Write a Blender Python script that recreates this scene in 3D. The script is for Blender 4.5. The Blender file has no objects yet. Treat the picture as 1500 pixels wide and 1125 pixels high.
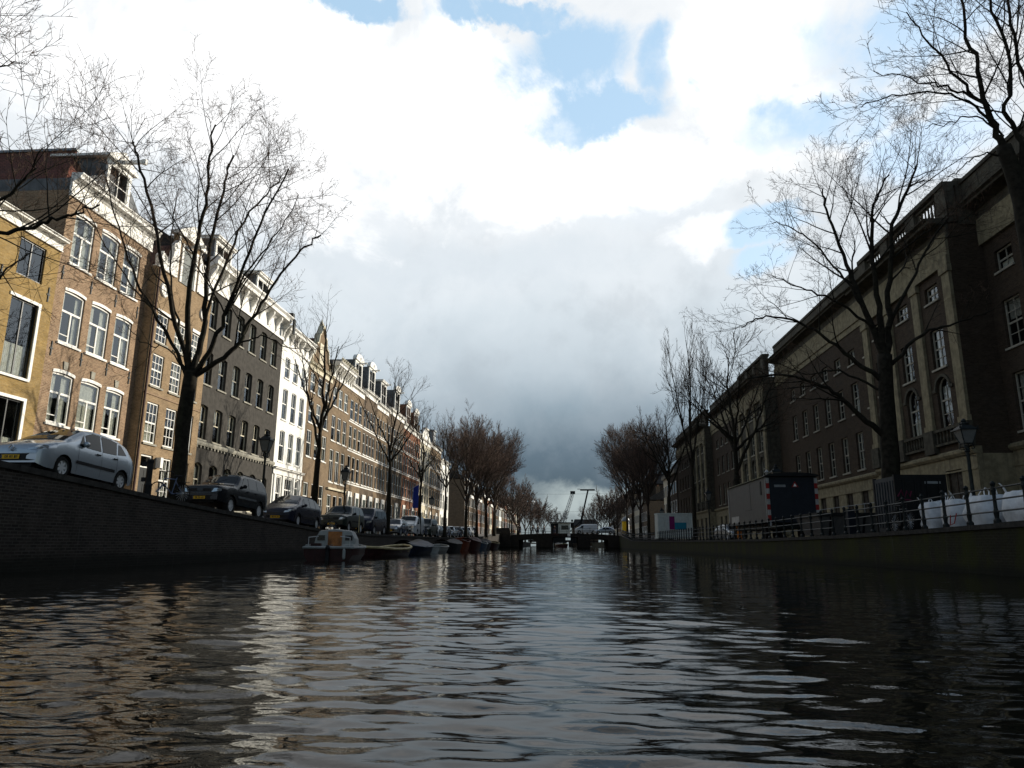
import bpy, bmesh, math, random
from mathutils import Vector, Matrix, noise as mnoise
R = math.radians
S = bpy.context.scene
COL = S.collection
# ---------------------------------------------------------------- camera
cam = bpy.data.cameras.new('camera'); camo = bpy.data.objects.new('camera', cam); COL.objects.link(camo)
cam.sensor_width = 36; cam.lens = 25.2; cam.clip_start = .05; cam.clip_end = 3000
r_ = Vector((0.99755671, 0.06952839, 0.00681276)); u_ = Vector((0.00855211, -0.21831914, 0.97583995)); f_ = Vector((-0.06933593, 0.97339743, 0.21838034))
camo.matrix_world = Matrix(((r_.x, u_.x, -f_.x, 0), (r_.y, u_.y, -f_.y, 0), (r_.z, u_.z, -f_.z, .72), (0, 0, 0, 1)))
S.camera = camo
# ---------------------------------------------------------------- light
PHI, ELEV = 38, 17.0                  # sun azimuth from +X towards +Y, elevation
S.view_settings.view_transform = 'Standard'; S.view_settings.look = 'None'
S.view_settings.exposure = .35; S.view_settings.gamma = 1; S.view_settings.use_curve_mapping = False
sl = bpy.data.lights.new('sun', 'SUN'); sl.energy = 4.8; sl.angle = R(.53); sl.color = (1, .93, .80)
so = bpy.data.objects.new('sun', sl); COL.objects.link(so)
sd = Vector((math.cos(R(ELEV))*math.cos(R(PHI)), math.cos(R(ELEV))*math.sin(R(PHI)), math.sin(R(ELEV))))
so.rotation_euler = sd.to_track_quat('Z', 'Y').to_euler(); so.location = (60, 40, 60)

W = bpy.data.worlds.new('World'); S.world = W; W.use_nodes = True
class NT:
    """small helper to write node trees as expressions"""
    def __init__(s, nt): s.nt = nt; s.n = nt.nodes; s.l = nt.links
    def node(s, t, **kw):
        n = s.n.new(t)
        for k, v in kw.items(): setattr(n, k, v)
        return n
    def put(s, sock, v):
        if isinstance(v, bpy.types.NodeSocket): s.l.new(v, sock)
        elif v is not None:
            try: sock.default_value = v
            except Exception: sock.default_value = (v[0], v[1], v[2], 1) if len(v) == 3 else v[:3]
    def m(s, op, a, b=None, c=None, clamp=False):
        n = s.node('ShaderNodeMath', operation=op, use_clamp=clamp)
        for i, v in enumerate((a, b, c)):
            if v is not None: s.put(n.inputs[i], v)
        return n.outputs[0]
    def smooth(s, v, a, b, lo=0, hi=1):
        n = s.node('ShaderNodeMapRange', interpolation_type='SMOOTHSTEP')
        s.put(n.inputs[0], v); n.inputs[1].default_value = a; n.inputs[2].default_value = b; n.inputs[3].default_value = lo; n.inputs[4].default_value = hi
        return n.outputs[0]
    def lin(s, v, a, b, lo=0, hi=1):
        n = s.node('ShaderNodeMapRange'); s.put(n.inputs[0], v)
        for i, q in enumerate((a, b, lo, hi)): n.inputs[i+1].default_value = q
        return n.outputs[0]
    def mix(s, f, a, b, mode='MIX'):
        n = s.node('ShaderNodeMix', data_type='RGBA', blend_type=mode)
        s.put(n.inputs[0], f); s.put(n.inputs[6], a); s.put(n.inputs[7], b)
        return n.outputs[2]
    def noise(s, vec, scale, detail=4, rough=.5, out=0, dist=0):
        n = s.node('ShaderNodeTexNoise'); s.put(n.inputs['Vector'], vec); n.inputs['Scale'].default_value = scale
        n.inputs['Detail'].default_value = detail; n.inputs['Roughness'].default_value = rough; n.inputs['Distortion'].default_value = dist
        return n.outputs[out]
    def ramp(s, v, stops):
        n = s.node('ShaderNodeValToRGB'); s.put(n.inputs[0], v); e = n.color_ramp.elements
        while len(e) < len(stops): e.new(.5)
        for q, (p, c) in zip(e, stops): q.position = p; q.color = (c[0], c[1], c[2], 1)
        return n.outputs[0]
    def vec(s, x, y, z=0):
        n = s.node('ShaderNodeCombineXYZ')
        for i, v in enumerate((x, y, z)): s.put(n.inputs[i], v)
        return n.outputs[0]
    def xyz(s, v):
        n = s.node('ShaderNodeSeparateXYZ'); s.put(n.inputs[0], v); return n.outputs

def build_sky():
    W.node_tree.nodes.clear(); t = NT(W.node_tree)
    g = t.node('ShaderNodeTexCoord').outputs['Generated']
    X, Y, Z = t.xyz(g)
    sky = t.node('ShaderNodeTexSky', sky_type='NISHITA'); sky.sun_disc = False; sky.sun_elevation = R(ELEV); sky.sun_rotation = R(90-PHI)
    sky.air_density = 1.2; sky.dust_density = .6
    az = t.m('ARCTAN2', X, Y); el = t.m('ARCSINE', Z)
    n1 = t.noise(g, 2.6, 6, .55); nb = t.noise(g, 6.5, 9, .62, dist=.4); n1c = t.noise(g, 2.6, 6, .55, out=1); n2 = t.noise(g, 9, 7, .6); n3 = t.noise(g, 26, 5, .6)
    c1, c2, c3 = t.xyz(n1c)
    b2 = t.m('SUBTRACT', n2, .5); b3 = t.m('SUBTRACT', n3, .5)
    azw = t.m('ADD', t.m('ADD', az, t.m('MULTIPLY', t.m('SUBTRACT', c1, .5), .22)), t.m('MULTIPLY', b2, .09))
    elw = t.m('ADD', t.m('ADD', el, t.m('MULTIPLY', t.m('SUBTRACT', c2, .5), .16)), t.m('ADD', t.m('MULTIPLY', b2, .10), t.m('MULTIPLY', b3, .035)))
    def blob(a, e, ra, re, soft=.5, x=None, y=None):
        da = t.m('DIVIDE', t.m('SUBTRACT', azw if x is None else x, a), ra); de = t.m('DIVIDE', t.m('SUBTRACT', elw if y is None else y, e), re)
        d = t.m('SQRT', t.m('ADD', t.m('MULTIPLY', da, da), t.m('MULTIPLY', de, de)))
        d = t.m('ADD', d, t.m('MULTIPLY', t.m('SUBTRACT', nb, .5), 3.2))
        return t.smooth(d, 1+soft*.5, 1-soft*.5)
    def allmax(l):
        o = l[0]
        for q in l[1:]: o = t.m('MAXIMUM', o, q)
        return o
    # blue openings between the clouds (azimuth, elevation in radians)
    blue = allmax([blob(.035, .665, .080, .046, .9), blob(.105, .592, .105, .027, .7), blob(.155, .635, .032, .05, .9), blob(-.06, .705, .12, .022, .5), blob(-.33, .69, .10, .016, .7),
                   blob(.375, .535, .085, .03, .9), blob(.30, .395, .05, .022, .8), blob(.30, .345, .035, .018, .9), blob(.55, .62, .16, .05, 1.0), blob(.5, .47, .06, .03, 1.1)])
    rear = t.smooth(Y, .62, .05)                       # broken cloud added behind the viewer, unseen, dimmed to lower fill in the shade
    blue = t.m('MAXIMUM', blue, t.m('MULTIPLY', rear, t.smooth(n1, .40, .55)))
    # grey shelf of rain cloud low over the canal, bright cumulus above
    cel = t.m('ADD', el, t.m('ADD', t.m('MULTIPLY', t.m('SUBTRACT', c3, .5), .18), t.m('MULTIPLY', b2, .05)))
    base = t.ramp(t.m('MULTIPLY', cel, 1.25), [(.0, (.22, .26, .27)), (.05, (.24, .28, .29)), (.10, (.078, .113, .142)), (.17, (.105, .150, .190)), (.25, (.25, .318, .372)),
                                               (.32, (.425, .49, .54)), (.40, (.555, .615, .66)), (.48, (.65, .69, .725)), (.62, (.72, .745, .765)), (1, (.74, .76, .78))])
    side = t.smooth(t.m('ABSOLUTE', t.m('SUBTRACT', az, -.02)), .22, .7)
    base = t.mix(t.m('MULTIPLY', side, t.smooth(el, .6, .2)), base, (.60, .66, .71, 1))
    mot = t.m('MULTIPLY', t.smooth(t.m('ADD', t.m('MULTIPLY', nb, .6), t.m('MULTIPLY', n1, .4)), .43, .60), .30); base = t.mix(t.m('MULTIPLY', mot, t.m('MULTIPLY', t.smooth(el, .12, .3), t.smooth(el, .62, .45))), base, (.74, .78, .81, 1))
    shade = t.m('MULTIPLY', t.smooth(n2, .45, .68), .26)
    base = t.mix(t.m('MULTIPLY', shade, t.smooth(el, .7, .3)), base, (.24, .28, .32, 1))
    base = t.mix(t.m('MULTIPLY', blob(-.16, .39, .30, .035, 1.2), .55), base, (.56, .62, .67, 1))
    base = t.mix(t.m('MULTIPLY', blob(.13, .455, .13, .03, 1.2), .45), base, (.66, .72, .78, 1))
    base = t.mix(t.m('MULTIPLY', blob(.205, .402, .06, .024, .8), .8), base, (.88, .90, .92, 1))
    bright = t.m('MAXIMUM', blob(-.28, .56, .36, .115, .7), t.m('MAXIMUM', blob(.05, .505, .30, .055, .7), blob(.27, .60, .11, .10, .6)))
    base = t.mix(t.m('MULTIPLY', bright, .95), base, (.95, .955, .96, 1))
    base = t.mix(t.m('MULTIPLY', blob(.035, .046, .085, .020, 1.4), .8), base, (.40, .46, .46, 1))
    up = t.m('MULTIPLY', t.smooth(nb, .46, .70), .30); base = t.mix(t.m('MULTIPLY', up, t.smooth(el, .3, .5)), base, (.50, .56, .62, 1))
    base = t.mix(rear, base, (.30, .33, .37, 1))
    cloud = t.mix(1, base, (10, 10, 10, 1), 'MULTIPLY')
    bl = t.mix(1, sky.outputs[0], (1.9, 1.55, 1.35, 1), 'MULTIPLY')
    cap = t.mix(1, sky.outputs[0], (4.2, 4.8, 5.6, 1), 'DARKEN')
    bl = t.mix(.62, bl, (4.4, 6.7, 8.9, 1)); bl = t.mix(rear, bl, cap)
    thin = t.m('MULTIPLY', blue, t.m('SUBTRACT', 1, t.m('MULTIPLY', t.smooth(n2, .5, .72), .55)))
    top = t.smooth(el, .74, .95); thin = t.m('MAXIMUM', thin, t.m('MULTIPLY', top, .85)); bl = t.mix(top, bl, cap)  # unseen zenith, darkened so less skylight fills the shaded side
    fin = t.mix(thin, cloud, bl)
    fin = t.mix(t.smooth(Z, .0, -.06), fin, (.5, .5, .5, 1))
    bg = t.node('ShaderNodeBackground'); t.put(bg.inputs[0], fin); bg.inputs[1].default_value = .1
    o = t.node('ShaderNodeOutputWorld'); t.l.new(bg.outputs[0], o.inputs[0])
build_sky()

# ---------------------------------------------------------------- materials
MATS = {}
def newmat(name):
    m = bpy.data.materials.new(name); m.use_nodes = True; m.node_tree.nodes.clear(); t = NT(m.node_tree)
    b = t.node('ShaderNodeBsdfPrincipled'); o = t.node('ShaderNodeOutputMaterial'); t.l.new(b.outputs[0], o.inputs[0])
    MATS[name] = m
    return m, t, b, o
def bump(t, b, h, strength=.3, dist=.02):
    n = t.node('ShaderNodeBump'); n.inputs['Strength'].default_value = strength; n.inputs['Distance'].default_value = dist
    t.put(n.inputs['Height'], h); t.l.new(n.outputs[0], b.inputs['Normal'])
def paint(name, col, rough=.5, var=.12, metal=0, coat=0, spec=None, scale=3, bumpy=0, dirt=None):
    m, t, b, o = newmat(name); oc = t.node('ShaderNodeTexCoord').outputs['Object']
    n = t.noise(oc, scale, 6, .6); d = tuple(c*(1-var*2) for c in col)+(1,); e = tuple(min(1, c*(1+var)) for c in col)+(1,)
    c = t.mix(t.smooth(n, .3, .7), d, e)
    if dirt:
        x, y, z = t.xyz(oc)
        st = t.noise(t.vec(t.m('MULTIPLY', t.m('ADD', x, y), 2.2), t.m('MULTIPLY', z, .12)), 2.0, 6, .65)
        c = t.mix(t.m('MULTIPLY', t.smooth(st, .48, .75), dirt[1]), c, dirt[0]+(1,))
    t.put(b.inputs['Base Color'], c); b.inputs['Roughness'].default_value = rough; b.inputs['Metallic'].default_value = metal
    b.inputs['Coat Weight'].default_value = coat; b.inputs['Coat Roughness'].default_value = .04; b.inputs['Specular IOR Level'].default_value = spec if spec is not None else (.5 if coat else .15 if rough > .4 else .3)
    if bumpy: bump(t, b, t.noise(oc, scale*6, 6, .6), bumpy)
    return m
def brick(name, c1, c2, mort, bw=.22, bh=.075, stain=(.05, .045, .04), sa=.35, moss=None, dark=0):
    m, t, b, o = newmat(name); oc = t.node('ShaderNodeTexCoord').outputs['Object']; x, y, z = t.xyz(oc)
    uv = t.vec(t.m('ADD', x, y), z)
    n = t.node('ShaderNodeTexBrick'); t.put(n.inputs['Vector'], uv); n.inputs['Scale'].default_value = 1
    n.inputs['Brick Width'].default_value = bw; n.inputs['Row Height'].default_value = bh; n.inputs['Mortar Size'].default_value = .012; n.inputs['Bias'].default_value = -.1
    n.inputs['Color1'].default_value = c1+(1,); n.inputs['Color2'].default_value = c2+(1,); n.inputs['Mortar'].default_value = mort+(1,)
    big = t.noise(t.vec(t.m('MULTIPLY', t.m('ADD', x, y), .8), t.m('MULTIPLY', z, .5)), .9, 7, .65)
    c = t.mix(t.m('MULTIPLY', t.smooth(big, .45, .75), sa), n.outputs[0], stain+(1,))
    streak = t.noise(t.vec(t.m('MULTIPLY', t.m('ADD', x, y), 1.6), t.m('MULTIPLY', z, .1)), 1.7, 6, .7)
    c = t.mix(t.m('MULTIPLY', t.smooth(streak, .5, .8), sa*.8), c, tuple(q*.7 for q in c1)+(1,))
    fine = t.noise(t.vec(t.m('ADD', x, y), t.m('MULTIPLY', z, 2.6)), 5, 5, .75); c = t.mix(.6, c, t.ramp(fine, [(.28, (.42, .42, .42)), (.72, (1.4, 1.4, 1.4))]), 'MULTIPLY')
    mid = t.noise(t.vec(t.m('ADD', x, y), t.m('MULTIPLY', z, 1.4)), 1.6, 5, .65); c = t.mix(.7, c, t.ramp(mid, [(.3, (.72, .70, .68)), (.7, (1.22, 1.2, 1.17))]), 'MULTIPLY')
    if moss:
        mm = t.m('MULTIPLY', t.smooth(t.noise(t.vec(t.m('ADD', x, y), t.m('MULTIPLY', z, .35)), .8, 6, .7), .38, .62), moss[1]); c = t.mix(mm, c, moss[0]+(1,))
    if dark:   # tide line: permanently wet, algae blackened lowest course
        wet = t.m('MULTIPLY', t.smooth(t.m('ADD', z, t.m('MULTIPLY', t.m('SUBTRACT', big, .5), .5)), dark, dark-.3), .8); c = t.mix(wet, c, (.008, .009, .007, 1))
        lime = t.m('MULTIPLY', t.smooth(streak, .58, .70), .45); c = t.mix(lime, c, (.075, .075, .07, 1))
    t.put(b.inputs['Base Color'], c); b.inputs['Roughness'].default_value = .9; b.inputs['Specular IOR Level'].default_value = .12
    bump(t, b, t.m('ADD', t.m('MULTIPLY', n.outputs[1], -1), t.m('MULTIPLY', fine, .6)), .35, .01)
    return m
M = {}
M['brick_yellow'] = brick('brick_yellow', (.32, .22, .095), (.29, .185, .06), (.28, .21, .10), sa=.3)
M['brick_brown'] = brick('brick_brown', (.30, .195, .12), (.20, .12, .075), (.34, .27, .19), sa=.35)
M['brick_beige'] = brick('brick_beige', (.29, .20, .115), (.23, .155, .085), (.31, .24, .16), sa=.35)
M['brick_tan'] = brick('brick_tan', (.185, .132, .078), (.18, .125, .075), (.26, .20, .14), sa=.4)
M['brick_umber'] = brick('brick_umber', (.10, .073, .050), (.11, .08, .055), (.18, .14, .10), sa=.4)
M['brick_red'] = brick('brick_red', (.26, .10, .05), (.20, .075, .04), (.20, .13, .09), sa=.3)
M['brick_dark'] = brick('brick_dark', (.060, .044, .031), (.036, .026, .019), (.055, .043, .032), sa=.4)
M['plaster_grey'] = paint('plaster_grey', (.058, .053, .046), .9, .15, dirt=((.06, .055, .05), .7), bumpy=.15)
M['slate_grey'] = paint('slate_grey', (.13, .135, .14), .7, .2, scale=2, bumpy=.2)
M['white'] = paint('white', (.80, .78, .73), .55, .05, dirt=((.42, .38, .30), .5))
M['white_wall'] = paint('white_wall', (.80, .79, .74), .7, .04, dirt=((.50, .47, .40), .55), bumpy=.08)
M['cream'] = paint('cream', (.62, .56, .42), .6, .08, dirt=((.3, .26, .18), .5))
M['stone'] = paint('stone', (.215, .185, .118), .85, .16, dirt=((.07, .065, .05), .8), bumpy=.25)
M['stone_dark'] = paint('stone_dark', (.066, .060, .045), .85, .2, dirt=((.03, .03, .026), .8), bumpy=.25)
M['stone_trim'] = paint('stone_trim', (0.306, 0.289, 0.238), .8, .1, dirt=((.12, .11, .09), .6))
M['black_paint'] = paint('black_paint', (.014, .016, .017), .35, .2)
M['dark_wood'] = paint('dark_wood', (.045, .032, .022), .6, .25)
M['dark_green'] = paint('dark_green', (.02, .035, .025), .4, .2)
M['zinc'] = paint('zinc', (.22, .235, .245), .5, .12, metal=.4)
M['drain'] = paint('drain', (.06, .028, .022), .5, .15)
M['shutter'] = paint('shutter', (.045, .038, .03), .7, .3, scale=4)
M['room'] = paint('room', (.012, .013, .013), .9, .1)
M['curtain'] = paint('curtain', (.72, .70, .62), .9, .1, scale=8)
M['blind'] = paint('blind', (.35, .34, .30), .9, .2, scale=8)
M['iron'] = paint('iron', (.012, .016, .016), .45, .3, scale=9)
M['concrete'] = paint('concrete', (0.12, 0.114, 0.105), .9, .18, dirt=((.05, .05, .045), .8), bumpy=.3)
M['cap_stone'] = paint('cap_stone', (0.03, 0.0288, 0.026), .85, .25, scale=5, bumpy=.3)
M['rubber'] = paint('rubber', (.012, .012, .012), .8, .2)
M['alloy'] = paint('alloy', (.52, .53, .54), .35, .06, metal=.15)
M['chrome'] = paint('chrome', (.7, .7, .7), .12, .03, metal=1)
M['trim_black'] = paint('trim_black', (.015, .015, .016), .55, .15)
M['plate_yellow'] = paint('plate_yellow', (.62, .36, .02), .45, .04)
M['plate_ink'] = paint('plate_ink', (.02, .02, .02), .5, .05)
M['bark'] = paint('bark', (.020, .017, .012), .95, .3, scale=6, dirt=((.024, .028, .011), .5), bumpy=.5)
M['twig'] = paint('twig', (.10, .066, .046), .9, .2, scale=2)
M['limb_far'] = paint('limb_far', (.055, .042, .033), .9, .2)
M['twig_red'] = paint('twig_red', (.15, .10, .078), .9, .25, scale=.6)
M['silver'] = paint('silver', (.34, .385, .43), .32, .02, metal=.55, coat=.8)
M['car_black'] = paint('car_black', (.008, .010, .013), .25, .05, coat=.08, spec=.3)
M['car_navy'] = paint('car_navy', (.012, .014, .026), .25, .05, coat=.08, spec=.3)
M['car_grey'] = paint('car_grey', (.16, .18, .20), .3, .03, metal=.5, coat=.8)
M['car_green'] = paint('car_green', (.018, .026, .022), .3, .05, coat=.08, spec=.3)
M['car_white'] = paint('car_white', (.46, .48, .50), .3, .03, coat=.8)
M['hull_red'] = paint('hull_red', (.035, .012, .012), .45, .25, dirt=((.02, .015, .014), .6))
M['boat_white'] = paint('boat_white', (.30, .31, .30), .5, .1, dirt=((.2, .2, .18), .6))
M['varnish'] = paint('varnish', (.30, .11, .025), .4, .3, scale=4)
M['pale_wood'] = paint('pale_wood', (.46, .38, .21), .6, .15)
M['tarp_blue'] = paint('tarp_blue', (.010, .018, .042), .55, .25, scale=2, bumpy=.4)
M['tarp_black'] = paint('tarp_black', (.012, .014, .017), .6, .3, scale=2, bumpy=.4)
M['boat_orange'] = paint('boat_orange', (.15, .032, .012), .5, .2)
M['boat_red'] = paint('boat_red', (.045, .012, .010), .5, .2)
M['boat_blue'] = paint('boat_blue', (.05, .08, .12), .5, .2)
M['yellow'] = paint('yellow', (.75, .47, .02), .5, .08)
M['orange'] = paint('orange', (.62, .20, .03), .7, .12)
M['purple'] = paint('purple', (.16, .012, .10), .5, .08)
M['teal'] = paint('teal', (.015, .17, .26), .5, .08)
M['cabin_white'] = paint('cabin_white', (.46, .50, .48), .55, .06, dirt=((.3, .32, .29), .5))
M['trailer_grey'] = paint('trailer_grey', (.085, .082, .078), .5, .06, dirt=((.04, .038, .036), .6))
M['trailer_navy'] = paint('trailer_navy', (.015, .019, .026), .5, .1, dirt=((.015, .018, .02), .5))
M['trailer_roof'] = paint('trailer_roof', (.085, .08, .04), .8, .2, scale=2)
M['container_blue'] = paint('container_blue', (.030, .036, .042), .5, .12, dirt=((.03, .028, .025), .5))
M['container_dark'] = paint('container_dark', (.008, .009, .010), .5, .15)
M['graffiti'] = paint('graffiti', (.10, .012, .035), .5, .1)
M['red'] = paint('red', (.24, .02, .018), .5, .08)
M['dirty_white'] = paint('dirty_white', (.34, .335, .32), .6, .1, dirt=((.12, .11, .10), .6))
M['sign_white'] = paint('sign_white', (.78, .78, .76), .5, .03)
M['bag_white'] = paint('bag_white', (.60, .62, .64), .7, .08, scale=5, bumpy=.4)
M['rope_red'] = paint('rope_red', (.3, .03, .03), .7, .1)
M['denim'] = paint('denim', (.05, .06, .10), .9, .2)
M['skin'] = paint('skin', (.42, .25, .17), .6, .05)
M['hair'] = paint('hair', (.03, .02, .015), .7, .2)
M['coat_dark'] = paint('coat_dark', (.02, .02, .024), .9, .2)
M['bike_blue'] = paint('bike_blue', (.10, .13, .22), .4, .1)
M['banner_blue'] = paint('banner_blue', (.02, .045, .32), .7, .1)
M['awning'] = paint('awning', (.68, .56, .30), .8, .08)
M['adv_grey'] = paint('adv_grey', (.16, .20, .25), .5, .15)
M['lens'] = paint('lens', (.45, .48, .50), .08, .1, metal=.6, coat=1)
M['lamp_glass'] = paint('lamp_glass', (.13, .135, .13), .15, .1, coat=.6)
M['roof_slate'] = brick('roof_slate', (.055, .052, .05), (.04, .038, .037), (.02, .02, .02), .28, .2, sa=.3)
M['roof_tile'] = brick('roof_tile', (.15, .055, .038), (.11, .04, .03), (.035, .018, .014), .24, .22, sa=.4)
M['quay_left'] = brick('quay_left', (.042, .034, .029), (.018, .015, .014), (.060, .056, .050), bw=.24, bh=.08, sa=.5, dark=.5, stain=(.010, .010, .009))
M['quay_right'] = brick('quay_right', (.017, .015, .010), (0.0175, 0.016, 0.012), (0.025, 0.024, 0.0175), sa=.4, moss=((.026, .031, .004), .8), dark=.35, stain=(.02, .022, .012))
M['bridge_stone'] = brick('bridge_stone', (0.033, 0.03, 0.027), (0.024, 0.0216, 0.0198), (0.03, 0.0288, 0.0252), .5, .28, sa=.4, dark=.4)

def mk_glass(name, k):
    m, t, b, o = newmat(name)
    oc = t.node('ShaderNodeTexCoord').outputs['Object']
    gl = t.node('ShaderNodeBsdfGlossy'); gl.inputs['Roughness'].default_value = .015; gl.inputs['Color'].default_value = (.92, .96, 1, 1)
    tr = t.node('ShaderNodeBsdfTransparent'); tr.inputs[0].default_value = (.78, .81, .80, 1)
    fr = t.node('ShaderNodeFresnel'); t.l.new(t.lin(t.node('ShaderNodeNewGeometry').outputs['Backfacing'], 0, 1, 1.7, 1/1.7), fr.inputs['IOR'])   # same reflectance from either side of the pane
    bn = t.node('ShaderNodeBump'); bn.inputs['Strength'].default_value = .10; bn.inputs['Distance'].default_value = .03
    t.put(bn.inputs['Height'], t.noise(oc, 1.3, 2, .5)); t.l.new(bn.outputs[0], gl.inputs['Normal'])
    mx = t.node('ShaderNodeMixShader'); t.l.new(t.m('ADD', t.m('MULTIPLY', fr.outputs[0], k), .03*k, clamp=True), mx.inputs[0])
    t.l.new(tr.outputs[0], mx.inputs[1]); t.l.new(gl.outputs[0], mx.inputs[2]); t.l.new(mx.outputs[0], o.inputs[0])
    return m
M['glass'] = mk_glass('window_glass', 1.3); M['glass_old'] = mk_glass('old_window_glass', .9)
def mk_carglass():
    m, t, b, o = newmat('car_glass'); b.inputs['Base Color'].default_value = (.012, .016, .018, 1); b.inputs['Roughness'].default_value = .03
    b.inputs['Specular IOR Level'].default_value = .22; return m
M['car_glass'] = mk_carglass()
def mk_water():
    m, t, b, o = newmat('canal_water'); b.inputs['Base Color'].default_value = (.006, .0065, .0045, 1); b.inputs['Roughness'].default_value = .03
    b.inputs['IOR'].default_value = 1.33; b.inputs['Specular IOR Level'].default_value = .34
    x, y, z = t.xyz(t.node('ShaderNodeTexCoord').outputs['Object'])
    n1 = t.noise(t.vec(t.m('MULTIPLY', x, .6), t.m('MULTIPLY', y, 1.3)), 5.5, 3, .5, dist=.6); n2 = t.noise(t.vec(t.m('MULTIPLY', x, .75), t.m('MULTIPLY', y, 1.3)), 15, 3, .55, dist=.8)
    n3 = t.noise(t.vec(t.m('MULTIPLY', x, .5), y), .9, 2, .5)
    patch = t.smooth(t.noise(t.vec(t.m('MULTIPLY', x, .3), t.m('MULTIPLY', y, .12)), .6, 3, .5), .35, .65, .5, 1.2)
    h = t.m('MULTIPLY', patch, t.m('ADD', t.m('ADD', t.m('MULTIPLY', n1, .0042), t.m('MULTIPLY', n2, .0016)), t.m('MULTIPLY', n3, .008)))
    n = t.node('ShaderNodeBump'); n.inputs['Strength'].default_value = 1; n.inputs['Distance'].default_value = 1; t.put(n.inputs['Height'], h); t.l.new(n.outputs[0], b.inputs['Normal'])
    return m
M['water'] = mk_water()
def mk_cobble():
    m, t, b, o = newmat('cobbles'); oc = t.node('ShaderNodeTexCoord').outputs['Object']
    n = t.node('ShaderNodeTexBrick'); t.put(n.inputs['Vector'], oc); n.inputs['Scale'].default_value = 1; n.inputs['Brick Width'].default_value = .2; n.inputs['Row Height'].default_value = .1; n.inputs['Mortar Size'].default_value = .008
    n.inputs['Color1'].default_value = (.11, .085, .07, 1); n.inputs['Color2'].default_value = (.075, .06, .05, 1); n.inputs['Mortar'].default_value = (.05, .045, .04, 1)
    c = t.mix(t.m('MULTIPLY', t.smooth(t.noise(oc, .5, 6, .6), .4, .7), .5), n.outputs[0], (.04, .04, .038, 1))
    t.put(b.inputs['Base Color'], c); b.inputs['Roughness'].default_value = .85; return m
M['cobble'] = mk_cobble()

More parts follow.
